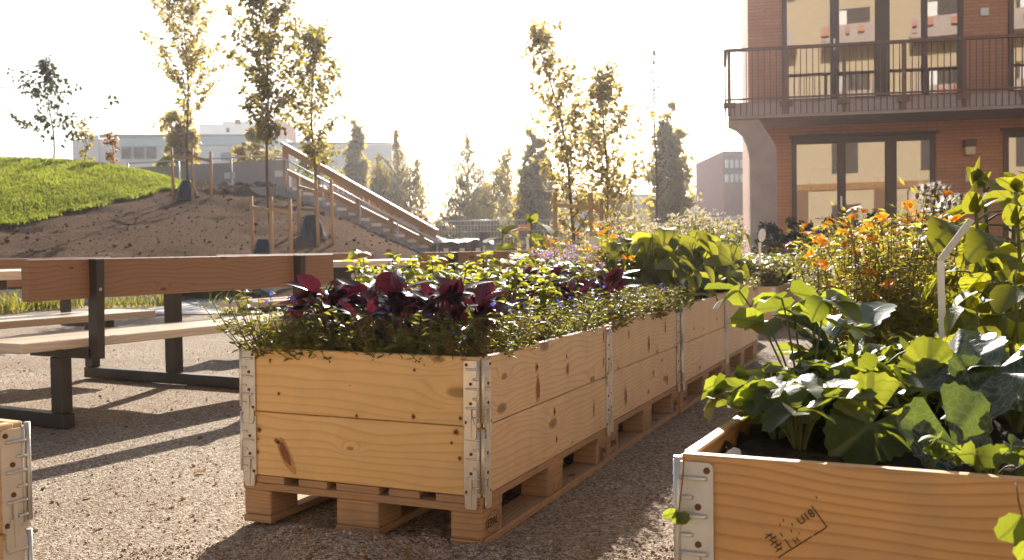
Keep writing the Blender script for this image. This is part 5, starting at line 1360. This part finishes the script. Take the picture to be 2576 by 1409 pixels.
def mk_puff(seed, h=.26, n=16, sp=.12, m=None, ps=.012, big=.022, puffs=22, lf=14):
    p = Plant(seed); r = p.r; P = []; A = []
    for k in range(n):
        d = rv(r); t = d*sp*r.random()**.6+Vector((0, 0, h*r.uniform(.55, 1.1))); c = p.curve(d*.02, t, -.01); p.stem(c, .0018, .001, 4)
        for q in range(lf): f = .15+.85*r.random(); o = c[0].lerp(c[-1], f)+rv(r)*r.random()*.03; p.leaf(o, rv(r, .4), rv(r, 1), r.uniform(.015, .032))
        for q in range(puffs): v = Vector((r.gauss(0, 1), r.gauss(0, 1), abs(r.gauss(0, .8)))).normalized(); P.append(tuple(t+v*big*r.uniform(.3, 1))); A.append(tuple(v))
    return p.meshes(B_LA, L_MAR, STEM)+[('blossoms', scatter(B_PT, P, A, unit(len(P)), np.full(len(P), ps), m or PET_L, 'blossoms'))]

PROTO = {}
def proto(kind, fn, cnt=3, **k): PROTO[kind] = [fn(100+7*i+len(kind), **k) for i in range(cnt)]
proto('lobelia', mk_lobelia, 4); proto('amaranth', mk_amaranth, 4); proto('balm', mk_balm, 3); proto('marigold', mk_marigold, 3); proto('bean', mk_bean, 3)
proto('straw', mk_straw, 4); proto('tallstraw', mk_straw, 1, h=.20, n=9, s=.060); proto('squash', mk_squash, 2); proto('squash2', mk_squash, 2, lm=L_SQS); proto('sun', mk_sun, 3); proto('borage', mk_borage, 2); proto('blue', mk_blue, 2)
proto('lilac', mk_puff, 2); proto('white', mk_puff, 3, m=PET_W, h=.38, sp=.16, n=24, big=.016, ps=.010, puffs=9, lf=34); proto('potato', mk_balm, 3, h=.26, n=20, sp=.16, s=.06, lm=L_BEAN)
proto('yellow', mk_marigold, 2, m=PET_Y); proto('cress', mk_lobelia, 2, h=.12, sp=.12, n=34, flowers=0)
KIND = {'lobelia': ('trailing_lobelia', 'flower'), 'amaranth': ('beet_plant', 'vegetable'), 'balm': ('balm_plant', 'herb'), 'marigold': ('marigold', 'flower'), 'bean': ('bean_plant', 'vegetable'),
        'straw': ('strawberry_plant', 'strawberry'), 'tallstraw': ('strawberry_plant', 'strawberry'), 'squash': ('squash_plant', 'vegetable'), 'squash2': ('squash_plant', 'vegetable'), 'sun': ('sunflower_plant', 'sunflower'), 'borage': ('borage', 'herb'), 'blue': ('cabbage_plant', 'vegetable'),
        'lilac': ('lilac_flower', 'flower'), 'white': ('wispy_flower', 'flower'), 'potato': ('potato_plant', 'vegetable'), 'yellow': ('marigold', 'flower'), 'cress': ('creeping_herb', 'herb')}
CNT = {}
def plant(kind, p, label, group=None, s=1, rz=None, tilt=(0, 0), var=None):
    nm, cat = KIND[kind]; k = CNT[kind] = CNT.get(kind, -1)+1
    t = thing(nm, label, cat, p, rnd.uniform(0, 6.28) if rz is None else rz, group); t.scale = (s, s, s); t.rotation_euler.x, t.rotation_euler.y = tilt
    v = PROTO[kind][(k if var is None else var) % len(PROTO[kind])]
    for part, me in v: link(part, me, t)
    return t
ZS = .144+.385-.020
def jit(a, b): return rnd.uniform(a, b)
def fill(kind, where, spots, label, group, s0=.85, s1=1.15, z=ZS, j=.03):
    for u, v in spots:
        plant(kind, where(u+jit(-j, j), v+jit(-j, j), z), label, group, jit(s0, s1))
rnd.seed(99)
def lat(u0, u1, nu, v0, v1, nv): return [(u0+(u1-u0)*(i+.5*(j % 2))/max(1, nu-1), v0+(v1-v0)*j/max(1, nv-1)) for i in range(nu) for j in range(nv) if u0+(u1-u0)*(i+.5*(j % 2))/max(1, nu-1) <= u1+.02]
# middle row, first planter
fill('lobelia', row, [(.07+.078*i, .085) for i in range(9)]+[(.07, .09+.125*i) for i in range(1, 9)]+lat(.17, .72, 4, .22, 1.1, 4), 'fine leaved trailing plant with tiny blue flowers in the nearest planter of the middle row', 'blue flowered trailing plants, nearest planter', .65, 1.08)
plant('lobelia', row(.73, .06, ZS+.01), 'upright wispy brown tipped plant at the left corner of the nearest planter', None, 1.35)
fill('amaranth', row, [(.62, .24), (.52, .33), (.40, .22), (.36, .38), (.28, .30), (.24, .46), (.47, .50), (.66, .40), (.18, .34), (.33, .56), (.58, .14), (.44, .13), (.30, .16), (.70, .27), (.22, .22), (.50, .28), (.36, .47), (.62, .50), (.16, .48), (.12, .26)], 'dark purple red beet with upright glossy leaves in the nearest planter', 'purple beets, nearest planter', .9, 1.3, ZS+.02)
fill('balm', row, [(.60, .82), (.45, .72), (.38, .92), (.52, 1.02), (.68, .98), (.27, 1.04), (.72, .74)], 'bright yellow green leafy herb at the back of the nearest planter', 'bright herbs, nearest planter', 1.05, 1.35)
# second planter
fill('lobelia', row, [(.07, 1.28+.115*i) for i in range(10)]+lat(.18, .42, 3, 1.3, 2.3, 6), 'fine leaved trailing plant with few blue flowers in the second planter', 'blue flowered trailing plants, second planter', .8, 1.1)
fill('amaranth', row, [(.50, 1.36), (.38, 1.50), (.52, 1.60), (.26, 1.52), (.30, 1.74), (.44, 1.80), (.18, 1.70)], 'dark purple red beet among green leaves in the second planter', 'purple beets, second planter', .9, 1.25, ZS+.03)
fill('lilac', row, [(.62, 1.9), (.44, 2.05), (.60, 2.28)], 'pale lilac puff flower among green leaves in the second planter', 'lilac flowers, second planter', .95, 1.2)
fill('potato', row, [(.55, 2.05), (.68, 1.7), (.35, 1.95)], 'mid green bushy plant behind the purple beets of the second planter', 'bushy plants, second planter', .8, 1.0)
fill('marigold', row, [(.70, 2.18), (.52, 2.32)], 'orange marigold at the back of the second planter', 'orange marigolds, second planter', .9, 1.05)
# third and fourth planters
fill('marigold', row, [(.72, 2.50), (.56, 2.55), (.66, 2.75), (.48, 2.72), (.74, 2.98)], 'orange marigold at the left of the third planter, left of the broad leaves', 'orange marigolds, third planter', .95, 1.2)
fill('lobelia', row, [(.08, 2.47), (.18, 2.46), (.28, 2.5), (.34, 2.62), (.08, 2.60)], 'small trailing plant at the front of the third planter', 'trailing plants, third planter', .7, .9)
fill('bean', row, [(.36, 2.82), (.24, 2.98), (.42, 3.06), (.20, 3.24), (.36, 3.34), (.52, 3.22)], 'broad drooping leaved bean plant in the third planter', 'bean plants, third planter', .95, 1.2)
fill('bean', row, [(.22, 3.68), (.36, 3.78), (.22, 3.98), (.42, 4.02), (.14, 4.22)], 'broad drooping leaved bean plant in the last planter of the middle row', 'bean plants, last planter', .95, 1.2)
fill('cress', row, [(.10, 4.42), (.22, 4.5), (.10, 4.66), (.3, 4.6), (.42, 4.5)], 'low creeping herb in the last planter of the middle row', 'creeping herbs, last planter', .9, 1.3)
fill('white', row, [(.55, 3.7), (.66, 3.95), (.58, 4.25), (.42, 4.4), (.66, 4.6), (.5, 4.7), (.64, 3.5)], 'pale wispy flower stand at the back of the last planter of the middle row', 'wispy flowers, last planter', 1.0, 1.35)
fill('white', row, [(.55+.2*i, 5.9+.28*j) for i in range(4) for j in range(4)], 'pale wispy flower stand in the planter behind the broad leaves', 'wispy flowers, planter behind', 1.15, 1.6)
# far planters
fill('potato', lambda u, v, z: row(u, v, .38), [(.42+.17*i, 7.86+.26*j) for i in range(4) for j in range(4)], 'bushy mid green plant in the far planter with the steel corner', 'bushy plants, far planter', 1.0, 1.35)
fill('potato', lambda u, v, z: row(u, v, .38), [(.42+.2*i, 9.1+.3*j) for i in range(4) for j in range(4)], 'bushy plant in the planter right behind the far steel corner', 'bushy plants, planter behind the far corner', 1.0, 1.25)
fill('bean', lambda u, v, z: row(u, v, .38), [(-.75+.2*i, 7.6+.3*j) for i in range(4) for j in range(4)], 'large leaved plant in the planter left of the far marigolds', 'large leaved plants, far planter', 1.2, 1.5)
fill('marigold', lambda u, v, z: row(u, v, .38), [(.35, 7.80), (.9, 7.82)], 'low orange marigold hanging over the far planter edge', 'marigolds at the far planter edge', .7, .8)
fill('yellow', lambda u, v, z: Vector((u, v, .38)), [(3.4+.3*i, 13.4+.2*(i % 2)) for i in range(6)], 'yellow flowered plant in the far orange planter', 'yellow flowers, far orange planter', 1.2, 1.4)
fill('bean', lambda u, v, z: Vector((u, v, .42)), [(4.9+.3*i, 14.6+.2*(i % 2)) for i in range(6)], 'large leaved plant in the long low orange planter', 'large leaves, long low planter', 1.5, 1.8)
for (x, y, lb, s, sd) in ((1255, 600, 'round bright leaf plant left of the small white tag behind the bench', 1.2, 0), (1328, 590, 'tall bright leaved plant beside the small white tag behind the bench', 1.4, 1)):
    p = D(x, 640, 9.75); plant('sun', Vector((p.x, 9.75, .38)), lb, None, s, None, (0, 0), sd)
# right row
def rp(px, Y, z=ZS): q = D(px, 700, Y); return Vector((q.x, Y, z))
fill('straw', rrow, [(.14, .22), (.06, .28), (.07, .46), (.09, .34), (.20, .38), (.16, .52), (.14, .68), (.24, .74), (.15, .90), (.28, .94)], 'strawberry plant with toothed three part leaves in the stencilled planter', 'strawberry plants, stencilled planter', .9, 1.2)
plant('tallstraw', rrow(.08, .60, ZS), 'tallest strawberry plant with grey backed leaves at the rear of the stencilled planter', None, 1.1)
def big_leaf(label, foot, items, mat):
    t = thing('squash_plant', label, 'vegetable', foot); f = Vector(foot); s_ = MB(); it = []
    for px, py, Y, a, n_, sz in items:
        h = D(px, py, Y)-f; s_.tube([Vector((0, 0, 0)), h*.5+Vector((.01, 0, .03)), h], [.007, .0055, .0045], 7, cap=False)
        a = Vector(a).normalized(); it.append((h-a*.42*sz*.55, a, n_, sz))
    s_.build('stems', STEM, t); link('leaves', lobed_mesh('leaves', it, mat, 5), t)
big_leaf('squash with large lit lobed leaf at the front of the stencilled planter', rp(2290, 1.62), [(2225, 1040, 1.58, (-.75, -.25, -.5), (-.15, -.95, .45), .15), (2180, 985, 1.72, (-.7, .2, .1), (0, -.6, .8), .10), (2330, 960, 1.75, (.2, .3, .6), (-.1, -.9, .4), .11)], L_SQ)
big_leaf('squash with silver marbled leaves in the stencilled planter', rp(2380, 1.60), [(2370, 1060, 1.53, (.35, -.2, -.8), (.1, -.95, .4), .16), (2440, 975, 1.66, (.7, .1, -.1), (.1, -.75, .7), .13)], L_SQS)
def runner(label, pts, leaves_):
    f = pts[0]; t = thing('strawberry_runner', label, 'runner', f); s_ = MB(); s_.tube([p-f for p in pts], .0012, 5, cap=False); s_.build('stem', STEMB, t)
    link('leaves', scatter(B_RD, [tuple(pts[-1]-f)]*len(leaves_), [l[0] for l in leaves_], [(0, -1, .3)]*len(leaves_), [l[1] for l in leaves_], L_STRAW, 'leaves'), t)
c_ = rrow(.012, -.012); runner('thin runner with tiny leaves hanging over the steel corner of the stencilled planter', [c_+Vector((.0, 0, .532)), c_+Vector((-.004, -.008, .50)), c_+Vector((-.010, -.010, .455))], [((-1, 0, -.2), .022), ((.6, -.2, -.8), .024), ((-.2, -.4, -1), .02)])
c_ = D(2556, 1215, 1.17); runner('dark leafed runner hanging down the front by the right picture edge', [c_, c_+Vector((-.012, -.03, -.015)), c_+Vector((-.008, -.03, -.03))], [((.4, -.2, -1), .06), ((-.6, -.1, -.8), .045)])
plant('squash', rp(2330, 1.95), 'squash with dark lobed leaves at the rear of the stencilled planter', None, .62, var=1)
plant('squash2', rp(2560, 1.72), 'silver marked squash by the right edge of the picture', None, .95, var=1)
plant('blue', rp(2130, 2.05), 'blue green cabbage with an upright leaf behind the strawberries', None, 1.15)
plant('cress', rp(2230, 2.15), 'low brown leaved creeping herb behind the squash', None, 1.1)
plant('straw', rp(2490, 1.36), 'small pale three leaf seedling at the front rim of the stencilled planter', None, .55)
for px, Y in ((2120, 2.80), (2150, 2.62), (2165, 2.95), (2205, 2.72), (2235, 2.55), (2250, 3.0), (2290, 2.75), (2330, 3.0), (2190, 3.2), (2290, 3.25)):
    plant('marigold', rp(px+jit(-8, 8), Y), 'orange marigold with feathery leaves in the second planter of the right row', 'orange marigolds, right row', jit(.95, 1.2))
for px, Y in ((2080, 3.9), (2140, 4.1), (2210, 3.8), (2280, 4.0), (2330, 3.7), (2390, 4.0), (2180, 4.4), (2300, 4.5)):
    plant('marigold', rp(px+jit(-8, 8), Y), 'orange marigold with feathery leaves in the third planter of the right row', 'orange marigolds, third planter of the right row', jit(1.0, 1.25))
for px, Y in ((2110, 5.2), (2180, 5.3), (2260, 5.2), (2350, 5.4)):
    plant('yellow', rp(px, Y), 'yellow marigold in the fourth planter of the right row', 'yellow marigolds, fourth planter of the right row', jit(1.0, 1.2))
plant('borage', rp(2325, 2.80), 'tall hairy borage with white furred buds before the house window', None, .96)
plant('borage', rp(2062, 2.58), 'short furry borage leaning over the left edge of the marigolds', None, .52, None, (0, -.12))
for px, Y, s, lb in ((2485, 2.30, .78, 'tall broad leaved sunflower plant beside the tall white tag'), (2530, 2.40, .88, 'sunflower plant standing before the brick wall at the right'), (2500, 2.12, .52, 'short sunflower plant with sunlit leaves low at the right'),
                     (2590, 2.15, .72, 'sunflower plant cut by the right picture edge'), (2600, 2.62, .92, 'sunflower plant behind the one before the brick wall'), (2430, 2.85, .80, 'sunflower plant rising behind the marigolds'), (2500, 3.0, .98, 'rearmost sunflower plant of the right row')):
    plant('sun', rp(px, Y), lb, 'sunflower plants at the right', s)
for px, Y, s, lb in ((2480, 1.90, .40, 'low leafy sunflower seedling over the squash'), (2570, 1.95, .48, 'bushy sunflower seedling at the right picture edge'), (2440, 2.25, .36, 'low sunflower seedling below the white tag')):
    plant('sun', rp(px, Y), lb, 'sunflower seedlings', s)
for px, Y in ((2210, 2.38), (2330, 2.32)):
    plant('squash', rp(px, Y), 'broad lobed squash leaf plant in front of the marigolds', 'squash plants before the marigolds', jit(.5, .6))

# white plant tags
TAGM = plain('white plastic tag', (.80, .78, .74), .35, .5, 0, .03)
def tagobj(label, foot, pts, wd, head=None):
    b = MB(); foot = Vector(foot); P = [Vector(p)-foot for p in pts]
    for a, c in zip(P[:-1], P[1:]): b.bar(a, c, wd, .0022, (0, -1, 0))
    if head:
        c, L, w_, d = head; c = Vector(c)-foot; d = Vector(d).normalized(); x = d.cross(Vector((0, 1, 0))).normalized()
        b.prism([(w_*math.cos(2*PI*i/20), L*math.sin(2*PI*i/20)) for i in range(20)][::-1], c, x, d, (0, .0025, 0))
    o = b.build('plant_tag', TAGM); o.location = foot; return tag(o, label, 'plant tag', 'white plant tags')
Yt = 2.05; tagobj('tall white tag bent over to the right at its top', D(2374, 950, Yt), [D(2374, 950, Yt), D(2366, 655, Yt), D(2444, 552, Yt-.05)], .014)
Yt = 2.95; a = D(2306, 800, Yt); tagobj('white tag with slanted oval head among the marigolds', a, [a, D(2290, 665, Yt)], .013, (D(2316, 620, Yt), .047, .014, D(2333, 588, Yt)-D(2296, 655, Yt)))
Yt = 7.6; a = D(1912, 665, Yt); tagobj('pinkish white tag with oval head before the far planter', a, [a, D(1911, 610, Yt)], .02, (D(1917, 592, Yt), .05, .028, (.15, 0, 1)))
Yt = 5.4; a = D(1492, 680, Yt); tagobj('pale oval tag head among the orange flowers left of the broad leaves', a, [a, D(1491, 620, Yt)], .012, (D(1493, 606, Yt), .022, .034, (.1, 0, 1)))
Yt = 9.6; a = D(1330, 660, Yt); tagobj('small white tag standing in the planter box behind the bench', a, [a, D(1326, 596, Yt)], .028)
# round yellow disc nailed on the far corner
dd = D(1957, 689, 10.2); b = MB(); b.tube([(0, 0, 0), (0, .02, 0)], .038, 18); o = b.build('squash_bloom', plain('sunlit yellow bloom', (.62, .60, .12), .5)); o.location = dd; tag(o, 'round pale yellow bloom at the steel corner of the far planter', 'flower')
# ------------------------------------------------------------------ bright veil air added to stand in for the lens veil
hz = bpy.data.materials.new('veil air'); hz.use_nodes = True; ht = hz.node_tree; ht.nodes.clear()
ho = ht.nodes.new('ShaderNodeOutputMaterial'); hv = ht.nodes.new('ShaderNodeVolumePrincipled'); ht.links.new(hv.outputs[0], ho.inputs['Volume'])
hv.inputs['Color'].default_value = (.96, .96, 1, 1); hv.inputs['Density'].default_value = .0007; hv.inputs['Anisotropy'].default_value = .7
hb = MB(); hb.box((-450, -70, -1.5), (450, 950, 45)); h_ = hb.build('haze', hz, kind='stuff'); h_['label'] = 'added air volume standing in for the lens veil of the sun'
